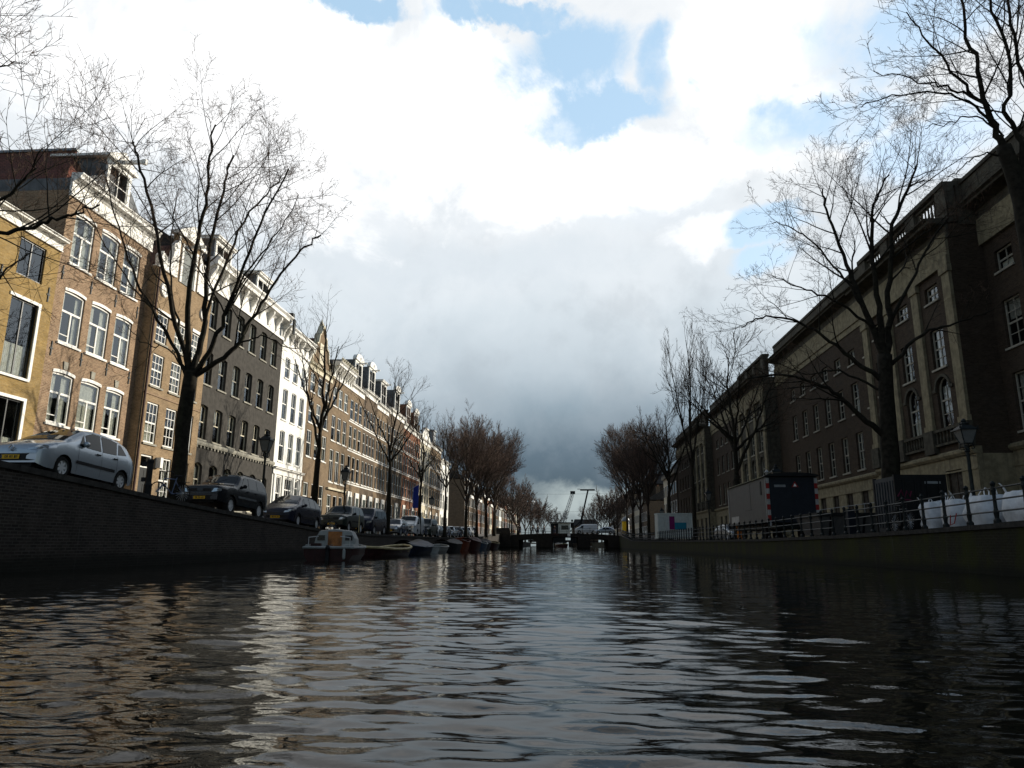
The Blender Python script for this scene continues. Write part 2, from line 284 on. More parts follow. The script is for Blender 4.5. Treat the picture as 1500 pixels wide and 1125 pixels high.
# ---------------------------------------------------------------- mesh helpers
class MB:
    def __init__(s): s.v = []; s.f = []; s.mi = []; s.m = 0
    def face(s, pts):
        b = len(s.v); s.v += [tuple(p) for p in pts]; s.f.append(tuple(range(b, b+len(pts)))); s.mi.append(s.m)
    def hexa(s, p):      # p: 4 bottom + 4 top
        b = len(s.v); s.v += [tuple(q) for q in p]
        for f in ((3, 2, 1, 0), (4, 5, 6, 7), (0, 1, 5, 4), (1, 2, 6, 5), (2, 3, 7, 6), (3, 0, 4, 7)):
            s.f.append(tuple(b+i for i in f)); s.mi.append(s.m)
    def box(s, x0, x1, y0, y1, z0, z1):
        s.hexa([(x0, y0, z0), (x1, y0, z0), (x1, y1, z0), (x0, y1, z0), (x0, y0, z1), (x1, y0, z1), (x1, y1, z1), (x0, y1, z1)])
    def prism(s, poly, ext):   # poly: list of 3d points, extruded by vector ext
        n = len(poly); b = len(s.v); e = Vector(ext); s.v += [tuple(p) for p in poly]+[tuple(Vector(p)+e) for p in poly]
        s.f.append(tuple(range(b, b+n))); s.mi.append(s.m); s.f.append(tuple(b+n+i for i in reversed(range(n)))); s.mi.append(s.m)
        for i in range(n): s.f.append((b+i, b+(i+1) % n, b+n+(i+1) % n, b+n+i)); s.mi.append(s.m)
    def tube(s, pts, rad, sides=6, cap=True):
        n = len(pts); pts = [Vector(p) for p in pts]
        if not isinstance(rad, (list, tuple)): rad = [rad]*n
        b = len(s.v); a = None
        for i in range(n):
            d = (pts[min(i+1, n-1)]-pts[max(i-1, 0)])
            if d.length < 1e-9: d = Vector((0, 0, 1))
            d.normalize()
            if a is None:
                a = d.orthogonal().normalized()
            else:
                a = a-d*a.dot(d); a = a.normalized() if a.length > 1e-6 else d.orthogonal().normalized()
            c = d.cross(a); p = pts[i]; r = rad[i]
            for k in range(sides):
                t = 2*math.pi*k/sides; q = p+a*(math.cos(t)*r)+c*(math.sin(t)*r); s.v.append((q.x, q.y, q.z))
        for i in range(n-1):
            for k in range(sides):
                k2 = (k+1) % sides; s.f.append((b+i*sides+k, b+i*sides+k2, b+(i+1)*sides+k2, b+(i+1)*sides+k)); s.mi.append(s.m)
        if cap:
            s.f.append(tuple(b+k for k in reversed(range(sides)))); s.mi.append(s.m)
            s.f.append(tuple(b+(n-1)*sides+k for k in range(sides))); s.mi.append(s.m)
    def lathe(s, prof, o=(0, 0, 0), ax=2, n=16, cap=True):   # prof: (radius, height)
        b = len(s.v)
        for (r, h) in prof:
            for k in range(n):
                t = 2*math.pi*k/n; c, q = r*math.cos(t), r*math.sin(t)
                p = (c, q, h) if ax == 2 else ((h, c, q) if ax == 0 else (c, h, q)); s.v.append((p[0]+o[0], p[1]+o[1], p[2]+o[2]))
        for i in range(len(prof)-1):
            for k in range(n):
                k2 = (k+1) % n; s.f.append((b+i*n+k, b+i*n+k2, b+(i+1)*n+k2, b+(i+1)*n+k)); s.mi.append(s.m)
        if not cap: return
        s.f.append(tuple(b+k for k in reversed(range(n)))); s.mi.append(s.m)
        s.f.append(tuple(b+(len(prof)-1)*n+k for k in range(n))); s.mi.append(s.m)
    def torus(s, o, R0, r, ax=1, n=18, k=5):
        ring = []
        for i in range(n+1):
            t = 2*math.pi*i/n; c, q = R0*math.cos(t), R0*math.sin(t)
            ring.append((o[0]+c, o[1], o[2]+q) if ax == 1 else ((o[0], o[1]+c, o[2]+q) if ax == 0 else (o[0]+c, o[1]+q, o[2])))
        s.tube(ring, r, k, cap=False)
    def build(s, name, mats, parent=None, off=(0, 0, 0), smooth=False, bevel=0, face=None):
        me = bpy.data.meshes.new(name)
        v = s.v if off == (0, 0, 0) else [(p[0]-off[0], p[1]-off[1], p[2]-off[2]) for p in s.v]
        me.from_pydata(v, [], s.f)
        if not isinstance(mats, (list, tuple)): mats = [mats]
        for m in mats: me.materials.append(M[m] if isinstance(m, str) else m)
        if any(s.mi): me.polygons.foreach_set('material_index', s.mi)
        if smooth: me.polygons.foreach_set('use_smooth', [True]*len(s.f))
        me.update()
        if len(s.f) < 15000 and face is None:      # closed shells: normals outwards
            bm = bmesh.new(); bm.from_mesh(me); bmesh.ops.remove_doubles(bm, verts=bm.verts, dist=1e-5) if (len(s.f) < 400 and not smooth) or name == 'bag' else None
            bmesh.ops.recalc_face_normals(bm, faces=bm.faces); bm.to_mesh(me); bm.free()
        elif face is not None:                      # open sheets: turn every face towards the given side
            fv = Vector(face); bm = bmesh.new(); bm.from_mesh(me); bm.normal_update()
            bmesh.ops.reverse_faces(bm, faces=[q for q in bm.faces if q.normal.dot(fv) < 0]); bm.to_mesh(me); bm.free()
        o = bpy.data.objects.new(name, me); COL.objects.link(o)
        if parent: o.parent = parent
        if bevel:
            w = o.modifiers.new('bevel', 'BEVEL'); w.width = bevel; w.segments = 2; w.limit_method = 'ANGLE'
        return o
def tag(o, label=None, cat=None, group=None, kind=None):
    if label: o['label'] = label
    if cat: o['category'] = cat
    if group: o['group'] = group
    if kind: o['kind'] = kind
    return o
def empty(name, loc, label, cat, group=None, rot=(0, 0, 0)):
    o = bpy.data.objects.new(name, None); COL.objects.link(o); o.location = loc; o.rotation_euler = rot; o.empty_display_size = .2
    return tag(o, label, cat, group)
def dup(root, loc, rot=None, scale=None, label=None):
    c = root.copy(); COL.objects.link(c); c.location = loc
    if rot: c.rotation_euler = rot
    if scale: c.scale = scale
    if label: c['label'] = label
    for ch in list(root.children):
        d = ch.copy(); COL.objects.link(d); d.parent = c
        for g in list(ch.children): e = g.copy(); COL.objects.link(e); e.parent = d
    return c
def interp(tab, y):
    if y <= tab[0][0]: return tab[0][1]
    for (a, b), (c, d) in zip(tab, tab[1:]):
        if y <= c: return b+(d-b)*(y-a)/(c-a)
    return tab[-1][1]
XL, XR = -13.2, 11.6        # quay edges
PL = [(-60, 2.9), (10, 2.85), (20, 2.33), (22.5, 2.18), (29.3, 1.84), (32.6, 1.72), (37, 1.54), (41, 1.40), (50, 1.35), (90, 1.45), (125, 2.0), (148, 2.75), (175, 2.75), (200, 1.6), (900, 1.5)]
PR = [(-60, 1.7), (15, 1.45), (24, 1.29), (30, 1.2), (44, 1.12), (72, 1.18), (100, 1.3), (126, 1.5), (148, 2.6), (175, 2.7), (200, 1.6), (900, 1.5)]
zl = lambda y: interp(PL, y); zr = lambda y: interp(PR, y)
rng = random.Random(11)
# ---------------------------------------------------------------- water, streets, quays
def build_water():
    w = MB(); ys = []; y = -30.0
    ys += [-400, -120, -30, -12, -4, -1, .4]
    y = .5
    while y < 75: ys.append(y); y *= 1.0062
    while y < 400: ys.append(y); y *= 1.03
    ys += [600, 900]
    wr = random.Random(5); waves = []
    for lam, amp, cnt in ((4.6, .004, 3), (2.3, .0030, 5), (1.2, .0036, 10), (.68, .0046, 18), (.40, .0046, 24), (.23, .0032, 22), (.14, .0017, 18)):
        for k in range(cnt):
            th = wr.gauss(math.pi/2, .40); L = lam*wr.uniform(.75, 1.3)
            waves.append((math.cos(th)*2*math.pi/L, math.sin(th)*2*math.pi/L, wr.uniform(0, 6.28), amp*wr.uniform(.5, 1.1)/math.sqrt(cnt)*1.25, L))
    rows = []
    NX = 280
    for yv in ys:
        row = []
        half = 16.0; x0, x1 = -13.4, 11.9
        if 0 < yv < 75:
            x0 = max(-13.4, -1.02*yv-1.6); x1 = min(11.9, .92*yv+1.6)
        for i in range(NX+1):
            row.append((x0+(x1-x0)*i/NX, yv))
        rows.append(row)
    dxs = [(r[1][0]-r[0][0]) for r in rows]
    v = []
    for j, row in enumerate(rows):
        yv = row[0][1]; dy = max(yv*.0062, dxs[j]) if yv > 0 else 99
        act = [q for q in waves if q[4] > 2.2*dy] if 0 < yv < 140 else []
        fade = 1.0 if yv < 75 else max(0, (140-yv)/65)
        for (x, y_) in row:
            z = 0.0
            if act:
                gust = .62+.38*math.sin(x*.21+y_*.13+1.7)*math.sin(y_*.17-x*.11)
                for kx, ky, ph, a, L in act: 
                    s = math.sin(kx*x+ky*y_+ph); z += a*(s+.25*s*abs(s))
                z *= gust*fade
            v.append((x, y_, z))
    w.v = v; n = NX+1
    for j in range(len(rows)-1):
        for i in range(NX): w.f.append((j*n+i, j*n+i+1, (j+1)*n+i+1, (j+1)*n+i)); w.mi.append(0)
    o = w.build('water', 'water', smooth=True, face=(0, 0, 1)); tag(o, 'dark rippled canal water between the two quays', 'water', kind='structure')
    # outside the fine sheet (to the sides of the near field) the same water, laid just below
    b = MB(); b.face([(-13.4, -400, -.12), (11.9, -400, -.12), (11.9, 900, -.12), (-13.4, 900, -.12)])
    tag(b.build('water_bed', 'water', face=(0, 0, 1)), 'dark still water below the ripples', 'water', kind='structure')
build_water()
YS = [-60, -20, 0, 10, 15, 20, 22.5, 26, 29.3, 32.6, 37, 41, 50, 70, 90, 110, 125, 140, 148, 160, 175, 185, 200, 300, 900]
def strips(name, f, mat, label, cat):
    b = MB()
    for a, c in zip(YS, YS[1:]): f(b, a, c)
    return tag(b.build(name, mat, face=(0, 0, 1)), label, cat, kind='structure')
def st_left(b, a, c): b.face([(XL-.45, a, zl(a)), (XL-.45, c, zl(c)), (-24.6, c, zl(c)), (-24.6, a, zl(a))]); b.face([(-24.6, a, zl(a)), (-24.6, c, zl(c)), (-900, c, zl(c)), (-900, a, zl(a))])
def st_right(b, a, c): b.face([(XR+.45, a, zr(a)), (22.5, a, zr(a)), (22.5, c, zr(c)), (XR+.45, c, zr(c))]); b.face([(22.5, a, zr(a)), (900, a, zr(a)), (900, c, zr(c)), (22.5, c, zr(c))])
strips('street_west', st_left, 'cobble', 'brick paved street along the left quay', 'street')
strips('street_east', st_right, 'cobble', 'brick paved street along the right quay', 'street')
def wall_prism(b, x0, x1, a, c, zf, z0, dz):
    za, zc = (zf(a)-z0[0], zf(c)-z0[0]) if isinstance(z0, tuple) else (z0, z0)
    b.hexa([(x0, a, za), (x1, a, za), (x1, c, zc), (x0, c, zc), (x0, a, zf(a)+dz), (x1, a, zf(a)+dz), (x1, c, zf(c)+dz), (x0, c, zf(c)+dz)])
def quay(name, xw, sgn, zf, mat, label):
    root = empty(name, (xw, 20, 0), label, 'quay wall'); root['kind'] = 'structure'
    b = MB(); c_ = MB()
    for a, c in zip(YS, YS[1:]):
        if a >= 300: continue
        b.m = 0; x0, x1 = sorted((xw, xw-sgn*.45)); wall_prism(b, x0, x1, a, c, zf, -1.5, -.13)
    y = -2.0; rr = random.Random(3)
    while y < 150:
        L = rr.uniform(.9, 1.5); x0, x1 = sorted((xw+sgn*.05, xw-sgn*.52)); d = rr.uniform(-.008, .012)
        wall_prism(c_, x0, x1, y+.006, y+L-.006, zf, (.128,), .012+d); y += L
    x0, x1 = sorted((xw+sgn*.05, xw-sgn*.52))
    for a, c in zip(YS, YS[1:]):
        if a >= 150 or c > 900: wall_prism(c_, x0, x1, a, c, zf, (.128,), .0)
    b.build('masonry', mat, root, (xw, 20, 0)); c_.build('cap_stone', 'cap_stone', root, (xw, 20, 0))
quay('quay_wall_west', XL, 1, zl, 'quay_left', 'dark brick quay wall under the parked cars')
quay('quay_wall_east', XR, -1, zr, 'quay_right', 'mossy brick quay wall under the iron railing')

# ---------------------------------------------------------------- houses
class Fac:
    def __init__(s, name, X, sgn, u0, u1, label, cat='house', group=None):
        s.X, s.sg, s.u0, s.u1 = X, sgn, u0, u1
        s.root = empty(name, (X, u0, 0), label, cat, group)
    def P(s, u, o, z): return (s.sg*o, u-s.u0, z)
    def bx(s, b, u0, u1, o0, o1, z0, z1):
        x0, x1 = sorted((s.sg*o0, s.sg*o1)); b.box(x0, x1, u0-s.u0, u1-s.u0, z0, z1)
    def q(s, b, pts): b.face([s.P(*p) for p in pts])
    def ext(s, b, prof, u0, u1):   # prof in (o,z), swept along u
        b.prism([s.P(u0, o, z) for o, z in prof], (0, u1-u0, 0))
    def plate(s, b, poly, o0, o1):  # poly in (u,z), thickness o0..o1
        b.prism([s.P(u, o0, z) for u, z in poly], (s.sg*(o1-o0), 0, 0))
    def part(s, b, name, mat, parent=None, **k): return b.build(name, mat, parent or s.root, **k)
    def wall(s, mat, ztop, ops, depth=11, z0=0, rec=.16, room=.75, u0=None, u1=None, name='wall', o=0.0, top=True, zback=None):
        u0 = s.u0 if u0 is None else u0; u1 = s.u1 if u1 is None else u1
        b = MB(); us = sorted({u0, u1}|{q[0] for q in ops}|{q[1] for q in ops}); zs = sorted({z0, ztop}|{q[2] for q in ops}|{q[3] for q in ops})
        for a, c in zip(us, us[1:]):
            for d, e in zip(zs, zs[1:]):
                m, n = (a+c)/2, (d+e)/2
                if any(q[0] < m < q[1] and q[2] < n < q[3] for q in ops): continue
                s.q(b, [(a, o, d), (c, o, d), (c, o, e), (a, o, e)])
        D = -depth
        s.q(b, [(u0, o, z0), (u0, o, ztop), (u0, D, ztop), (u0, D, z0)]); s.q(b, [(u1, o, z0), (u1, D, z0), (u1, D, ztop), (u1, o, ztop)])
        s.q(b, [(u0, D, z0), (u0, D, ztop), (u1, D, ztop), (u1, D, z0)])
        if top: s.q(b, [(u0, o, ztop), (u1, o, ztop), (u1, D, ztop), (u0, D, ztop)])
        for q in ops:
            a, c, d, e = q[:4]; arch = q[4] if len(q) > 4 else 0; r = o-room
            b.m = 0; rr = o-rec-.02
            for pts in ([(a, o, d), (a, rr, d), (a, rr, e), (a, o, e)], [(c, o, d), (c, o, e), (c, rr, e), (c, rr, d)], [(a, o, d), (c, o, d), (c, rr, d), (a, rr, d)]): s.q(b, pts)
            if not arch: s.q(b, [(a, o, e), (a, rr, e), (c, rr, e), (c, o, e)])
            else:
                cv = s.arc(a, c, e, arch); h = len(cv)//2
                s.q(b, [(a, o, e)]+[(u, o, z) for u, z in cv[:h+1]]); s.q(b, [(u, o, z) for u, z in cv[h:]]+[(c, o, e)])
                for (p1, p2) in zip(cv, cv[1:]): s.q(b, [(p1[0], o, p1[1]), (p2[0], o, p2[1]), (p2[0], rr, p2[1]), (p1[0], rr, p1[1])])
            b.m = 1
            for pts in ([(a, rr, d), (a, r, d), (a, r, e), (a, rr, e)], [(c, rr, d), (c, rr, e), (c, r, e), (c, r, d)], [(a, rr, d), (c, rr, d), (c, r, d), (a, r, d)], [(a, rr, e), (a, r, e), (c, r, e), (c, rr, e)], [(a, r, d), (c, r, d), (c, r, e), (a, r, e)]): s.q(b, pts)
            b.m = 0
        return s.part(b, name, [mat, 'room'])
    @staticmethod
    def arc(a, c, e, rise, n=10):  # from (a, e-rise) over (mid, e) to (c, e-rise)
        w = (c-a)/2; rad = (w*w+rise*rise)/(2*rise); mid = (a+c)/2; th = math.asin(min(1, w/rad))
        if rise >= w*.999: th = math.pi/2
        return [(mid+rad*math.sin(-th+2*th*i/n), e-rad+rad*math.cos(-th+2*th*i/n)) for i in range(n+1)]
    def window(s, a, c, d, e, style='sash', arch=0, rec=.14, o=0.0, frame='white', fw=.085, sill='white', curtain=None, detail=2, lintel=None, name='window', grid=None, glass='glass'):
        b = MB(); f0, f1 = o-rec, o-rec+.07
        s.bx(b, a, a+fw, f0, f1, d, e-arch); s.bx(b, c-fw, c, f0, f1, d, e-arch); s.bx(b, a+fw, c-fw, f0, f1, d, d+fw*1.2)
        if arch:
            o_ = s.arc(a, c, e, arch); i_ = s.arc(a+fw, c-fw, e-fw, max(.02, arch-fw*.4))
            for k in range(len(o_)-1): s.plate(b, [o_[k], o_[k+1], i_[k+1], i_[k]], f0, f1)
        else: s.bx(b, a+fw, c-fw, f0, f1, e-fw, e)
        ia, ic, id_, ie = a+fw, c-fw, d+fw*1.2, e-fw-(arch*.6 if arch else 0); bw = .028; g0, g1 = f0+.012, f1-.012
        def hb(z, w=bw, ua=ia, uc=ic): s.bx(b, ua, uc, g0, g1, z-w, z+w)
        def vb(u, z0, z1, w=bw): s.bx(b, u-w, u+w, g0-.003, g1+.003, z0, z1)
        H = ie-id_
        if style == 'T':
            zt = id_+H*.62; hb(zt, .05); vb((ia+ic)/2, id_, zt-.05, .045); hb(id_+H*.13, .022, ia, (ia+ic)/2-.045)
        elif style == 'sash':
            hb(id_+H*.52, .04)
            if detail > 1: vb((ia+ic)/2, id_+H*.52+.04, ie, .022)
        elif style == 'two': hb(id_+H*.66, .04); vb((ia+ic)/2, id_, id_+H*.66-.04, .03)
        elif style == 'grid':
            nx, nz, mz = grid
            for i in range(1, nx): vb(ia+(ic-ia)*i/nx, id_, ie, .018)
            for j in range(1, nz): hb(id_+H*j/nz, .045 if j == mz else .018)
        elif style == 'casement': vb((ia+ic)/2, id_, ie, .03)
        w = s.part(b, name, frame)
        p = MB()
        zt_ = e-fw*.5-(0 if not arch else 0); gz = f0+.028
        if arch:
            cv = s.arc(a+fw*.5, c-fw*.5, e-fw*.5, max(.02, arch-fw*.2)); s.q(p, [(a+fw*.5, gz, d+fw*.5), (c-fw*.5, gz, d+fw*.5)]+[(u, gz, z) for u, z in reversed(cv)])
        else: s.q(p, [(a+fw*.5, gz, d+fw*.5), (c-fw*.5, gz, d+fw*.5), (c-fw*.5, gz, zt_), (a+fw*.5, gz, zt_)])
        s.part(p, 'pane', glass, w, face=(s.sg, 0, 0))
        if curtain:
            k = MB(); kind, amt = curtain; wv = (ic-ia)
            def fold(u0, u1, z0, z1):
                n = max(4, int((u1-u0)/.05)); 
                for i in range(n):
                    x0, x1 = u0+(u1-u0)*i/n, u0+(u1-u0)*(i+1)/n; oa, ob = (f0-.09-.035*(i % 2)), (f0-.09-.035*((i+1) % 2))
                    s.q(k, [(x0, oa, z0), (x1, ob, z0), (x1, ob, z1), (x0, oa, z1)])
            if kind == 'sides': fold(ia, ia+wv*amt, id_, ie+.05); fold(ic-wv*amt, ic, id_, ie+.05)
            elif kind == 'full': fold(ia, ic, id_, ie+.05)
            elif kind == 'low': fold(ia, ic, id_, id_+H*amt)
            elif kind == 'blind': s.q(k, [(ia, f0-.08, ie-H*amt), (ic, f0-.08, ie-H*amt), (ic, f0-.08, ie+.05), (ia, f0-.08, ie+.05)])
            s.part(k, 'curtain', 'curtain' if kind != 'blind' else 'blind', w)
        if sill:
            k = MB(); s.bx(k, a-.08, c+.08, f0+.02, o+.09, d-.11, d-.003); s.part(k, 'sill', sill, w)
        if lintel:
            k = MB()
            if arch:
                o_ = s.arc(a-.02, c+.02, e+.16, arch+.01); i_ = s.arc(a-.02, c+.02, e+.003, arch)
                for q in range(len(o_)-1): s.plate(k, [o_[q], o_[q+1], i_[q+1], i_[q]], o-.02, o+.03)
            else: s.bx(k, a-.1, c+.1, o+.002, o+.05, e, e+.2)
            s.part(k, 'lintel', lintel, w)
        return w
    def door(s, a, c, d, e, col='dark_green', rec=.18, o=0.0, frame='white', trans=.6):
        b = MB(); f0, f1 = o-rec, o-rec+.09; fw = .1
        s.bx(b, a, a+fw, f0, f1, d, e); s.bx(b, c-fw, c, f0, f1, d, e); s.bx(b, a+fw, c-fw, f0, f1, e-fw, e); zt = e-fw-trans
        s.bx(b, a+fw, c-fw, f0, f1, zt-.04, zt+.04)
        w = s.part(b, 'door', frame)
        k = MB(); s.bx(k, a+fw, c-fw, f0+.01, f0+.05, d, zt-.04)
        for i in range(2):
            for j in range(3):
                ua = a+fw+.08+(c-a-2*fw-.08)*i/2; uw = (c-a-2*fw)/2-.14; za = d+.15+(zt-d-.2)*j/3; s.bx(k, ua, ua+uw, f0+.05, f0+.065, za, za+(zt-d)/3-.18)
        s.part(k, 'door_leaf', col, w)
        k = MB(); s.q(k, [(a+fw, f0+.03, zt+.04), (c-fw, f0+.03, zt+.04), (c-fw, f0+.03, e-fw), (a+fw, f0+.03, e-fw)]); s.part(k, 'pane', 'glass', w, face=(s.sg, 0, 0))
        return w
    def cornice(s, z0, z1, proj=.6, mat='white', u0=None, u1=None, consoles=0, name='cornice', o=0.0):
        u0 = s.u0-.02 if u0 is None else u0; u1 = s.u1+.02 if u1 is None else u1; h = z1-z0; b = MB()
        prof = [(o-.05, z0), (o+.10, z0), (o+.10, z0+h*.10), (o+.07, z0+h*.14), (o+.07, z0+h*.60), (o+.14, z0+h*.64), (o+proj*.45, z0+h*.72), (o+proj*.8, z0+h*.76), (o+proj*.82, z0+h*.88), (o+proj, z0+h*.95), (o+proj, z1), (o-.05, z1+.03)]
        s.ext(b, prof, u0, u1); c = s.part(b, name, mat)
        if consoles:
            for i in range(consoles):
                k = MB(); u = u0+.25+(u1-u0-.5)*i/(consoles-1)
                s.ext(k, [(o+.072, z0+h*.16), (o+.15, z0+h*.16), (o+.24, z0+h*.36), (o+proj*.7, z0+h*.62), (o+proj*.7, z0+h*.715), (o+.072, z0+h*.715)], u-.09, u+.09)
                s.part(k, 'console', mat, c)
        return c
    def dormer(s, u, w, z0, z1, proj=-.9, back=3.5, mat='white', side='slate_grey', hood='flat', win=True, o=0.0):
        b = MB(); f = o+proj; b.m = 0
        jw = .22
        s.bx(b, u-w/2, u-w/2+jw, f-.12, f, z0, z1); s.bx(b, u+w/2-jw, u+w/2, f-.12, f, z0, z1)
        s.bx(b, u-w/2+jw, u+w/2-jw, f-.12, f, z1-.22, z1); s.bx(b, u-w/2+jw, u+w/2-jw, f-.12, f, z0, z0+.2)
        b.m = 1
        s.bx(b, u-w/2+.03, u-w/2+.11, f-back, f-.121, z0-.6, z1); s.bx(b, u+w/2-.11, u+w/2-.03, f-back, f-.121, z0-.6, z1)
        s.q(b, [(u-w/2+jw, f-.5, z0), (u+w/2-jw, f-.5, z0), (u+w/2-jw, f-.5, z1), (u-w/2+jw, f-.5, z1)])
        d = s.part(b, 'dormer', [mat, side])
        k = MB()
        if hood == 'flat': s.bx(k, u-w/2-.18, u+w/2+.18, f-back, f+.22, z1+.002, z1+.16); s.bx(k, u-w/2-.26, u+w/2+.26, f-back, f+.3, z1+.162, z1+.24)
        elif hood == 'gable': s.plate(k, [(u-w/2-.25, z1+.002), (u+w/2+.25, z1+.002), (u+w/2+.25, z1+.14), (u, z1+.85), (u-w/2-.25, z1+.14)], f-back, f+.18)
        else:
            pts = [(u+(w/2+.2)*math.cos(t), z1+.1+.75*math.sin(t)) for t in [math.pi*i/12 for i in range(13)]]
            s.plate(k, [(u-w/2-.2, z1+.002), (u+w/2+.2, z1+.002)]+pts, f-.3, f+.16); 
            k.torus(s.P(u, f+.17, z1+.36), .2, .05, 0, 14, 6)
        s.part(k, 'hood', mat, d)
        if win:
            k = MB(); a, c, z2, z3 = u-w/2+jw, u+w/2-jw, z0+.2, z1-.22; fw = .06
            s.bx(k, a, a+fw, f-.1, f-.04, z2, z3); s.bx(k, c-fw, c, f-.1, f-.04, z2, z3); s.bx(k, a+fw, c-fw, f-.1, f-.04, z3-fw, z3); s.bx(k, a+fw, c-fw, f-.1, f-.04, z2, z2+fw)
            s.bx(k, u-.025, u+.025, f-.095, f-.045, z2+fw, z3-fw); s.bx(k, a+fw, u-.026, f-.09, f-.05, (z2+z3)/2-.02, (z2+z3)/2+.02); s.bx(k, u+.026, c-fw, f-.09, f-.05, (z2+z3)/2-.02, (z2+z3)/2+.02)
            wn = s.part(k, 'window', 'white', d)
        return d
    def roof(s, z0, z1, depth=11, front=.1, mat='roof_slate', kind='hip', inset=2.6):
        """pitched roof behind the cornice"""
        b = MB(); u0, u1 = s.u0+.03, s.u1-.03; um = (u0+u1)/2
        if kind == 'hip':   # ridge runs back from the canal
            F = -front; B = -depth; r0 = (um, F-inset, z1); r1 = (um, B, z1)
            s.q(b, [(u0, F, z0), (u1, F, z0), r0]); s.q(b, [(u0, F, z0), r0, r1, (u0, B, z0)]); s.q(b, [(u1, F, z0), (u1, B, z0), r1, r0]); s.q(b, [(u0, B, z0), r1, (u1, B, z0)])
        else:               # ridge parallel to the canal
            F, B, m_ = -front, -depth, -(front+depth)/2
            s.q(b, [(u0, F, z0), (u1, F, z0), (u1, m_, z1), (u0, m_, z1)]); s.q(b, [(u0, B, z0), (u0, m_, z1), (u1, m_, z1), (u1, B, z0)])
            s.q(b, [(u0, F, z0), (u0, m_, z1), (u0, B, z0)]); s.q(b, [(u1, F, z0), (u1, B, z0), (u1, m_, z1)])
        return s.part(b, 'roof', mat)
    def chimney(s, u, o, z0, z1, mat='brick_brown', parent=None):
        b = MB(); b.m = 0; s.bx(b, u-.35, u+.35, o-.45, o+.45, z0, z1); s.bx(b, u-.42, u+.42, o-.52, o+.52, z1+.002, z1+.15); b.m = 1
        for k in (-.18, .18): b.lathe([(.11, z1+.15), (.13, z1+.5), (.1, z1+.55)], s.P(u+k, o, 0), 2, 10)
        return s.part(b, 'chimney', [mat, 'brick_red'], parent)
    def anchors(s, pts):
        for u, z in pts: b = MB(); s.bx(b, u-.03, u+.03, .003, .04, z-.35, z+.35); s.bx(b, u-.10, u+.10, .003, .03, z-.04, z+.04); s.part(b, 'wall_anchor', 'iron')
def bays(u0, w, pitch, n): return [(u0+i*pitch, u0+i*pitch+w) for i in range(n)]
XW = -24.0
CUR = [('sides', .24), ('full', 0), ('sides', .34), ('low', .55), ('blind', .4), ('sides', .18), None, ('blind', .65)]
cr = random.Random(2)
def cur(): return cr.choice(CUR)

# -- house 1: low yellow brick house at the left edge
h = Fac('brick_house', XW, 1, 18.6, 30.7, 'low yellow brick house with white eaves at the left edge')
rows = [(4.2, 6.8), (7.8, 11.25), (12.3, 14.02)]; bs = [(20.4, 22.0), (24.2, 25.8), (28.2, 29.8)]
h.wall('brick_yellow', 14.45, [(a, c, d, e) for a, c in bs for d, e in rows])
for a, c in bs:
    h.window(a, c, 4.2, 6.8, 'casement', curtain=('low', .35), frame='black_paint', fw=.06, sill=None); h.window(a, c, 7.8, 11.25, 'casement', curtain=('low', .42), frame='black_paint', fw=.06, sill='white')
    h.window(a, c, 12.3, 14.02, 'casement', frame='black_paint', fw=.06, sill=None)
for a, c in bs:
    for d, e in rows[:2]: b = MB(); h.bx(b, c, c+.16, .002, .05, d-.02, e+.14); h.bx(b, a-.14, c, .002, .05, e, e+.14); h.part(b, 'window_surround', 'white')
h.cornice(14.3, 14.85, .45); h.roof(14.88, 15.9, 10, .1, 'slate_grey', 'flat'); h.anchors([(27.4, 12.0), (30.3, 12.0), (27.3, 7.2)])
# -- house 2: brown brick with three bays and a hoist dormer
h = Fac('canal_house', XW, 1, 30.7, 37.8, 'brown brick canal house with three arched window bays and a hoist dormer')
bs = [(31.35, 32.88), (33.4, 34.95), (35.42, 36.92)]; rows = [(2.6, 4.9), (6.15, 8.62), (10.05, 12.68), (14.05, 16.68)]
h.wall('brick_brown', 17.6, [(a, c, d, e, .07) for a, c in bs for d, e in rows])
for a, c in bs:
    for (d, e) in rows: h.window(a, c, d, e, 'T', arch=.07, curtain=cr.choice([('sides', .36), ('full', 0), ('full', 0), ('sides', .42)]) if d < 9 else cr.choice([('sides', .22), ('sides', .32), ('sides', .28)]), fw=.10, lintel='white')
h.anchors([(31.0, 9.6), (33.15, 9.6), (35.2, 9.6), (37.2, 9.6), (31.0, 13.4), (33.15, 13.4), (35.2, 13.4), (37.2, 13.4)])
for a, c in bs: b = MB(); h.plate(b, [((a+c)/2-.12, 8.82), ((a+c)/2+.12, 8.82), ((a+c)/2+.17, 9.2), ((a+c)/2-.17, 9.2)], .002, .05); h.part(b, 'keystone', 'stone_trim')
h.cornice(17.3, 18.5, .55); rf = h.roof(18.2, 21.9, 12, .35, 'roof_tile', 'hip', 2.5)
b = MB(); h.bx(b, 30.72, 30.9, -11.9, -.06, 17.2, 18.25); h.part(b, 'gutter_board', 'slate_grey')
b = MB(); h.bx(b, 34.12, 34.38, -12, -2.7, 21.86, 22.0); h.part(b, 'ridge_cap', 'zinc', rf)
d = h.dormer(34.55, 2.1, 18.62, 21.0, -.25, 3.2, hood='gable')
b = MB(); h.bx(b, 34.47, 34.63, -.3, 1.15, 21.15, 21.34); h.bx(b, 34.45, 34.65, .95, 1.17, 21.1, 21.38); h.part(b, 'hoist_beam', 'white', d)
b = MB()
for u0, u1 in ((31.2, 33.4), (35.7, 37.5)): b = MB(); h.plate(b, [(u0, 18.53), (u1, 18.53), (u1 if u0 < 34 else u0, 19.9 if u0 < 34 else 20.1)], -.5, -.3); h.part(b, 'gable_shoulder', 'slate_grey')
pass; h.chimney(36.9, -5, 18.5, 22.4)
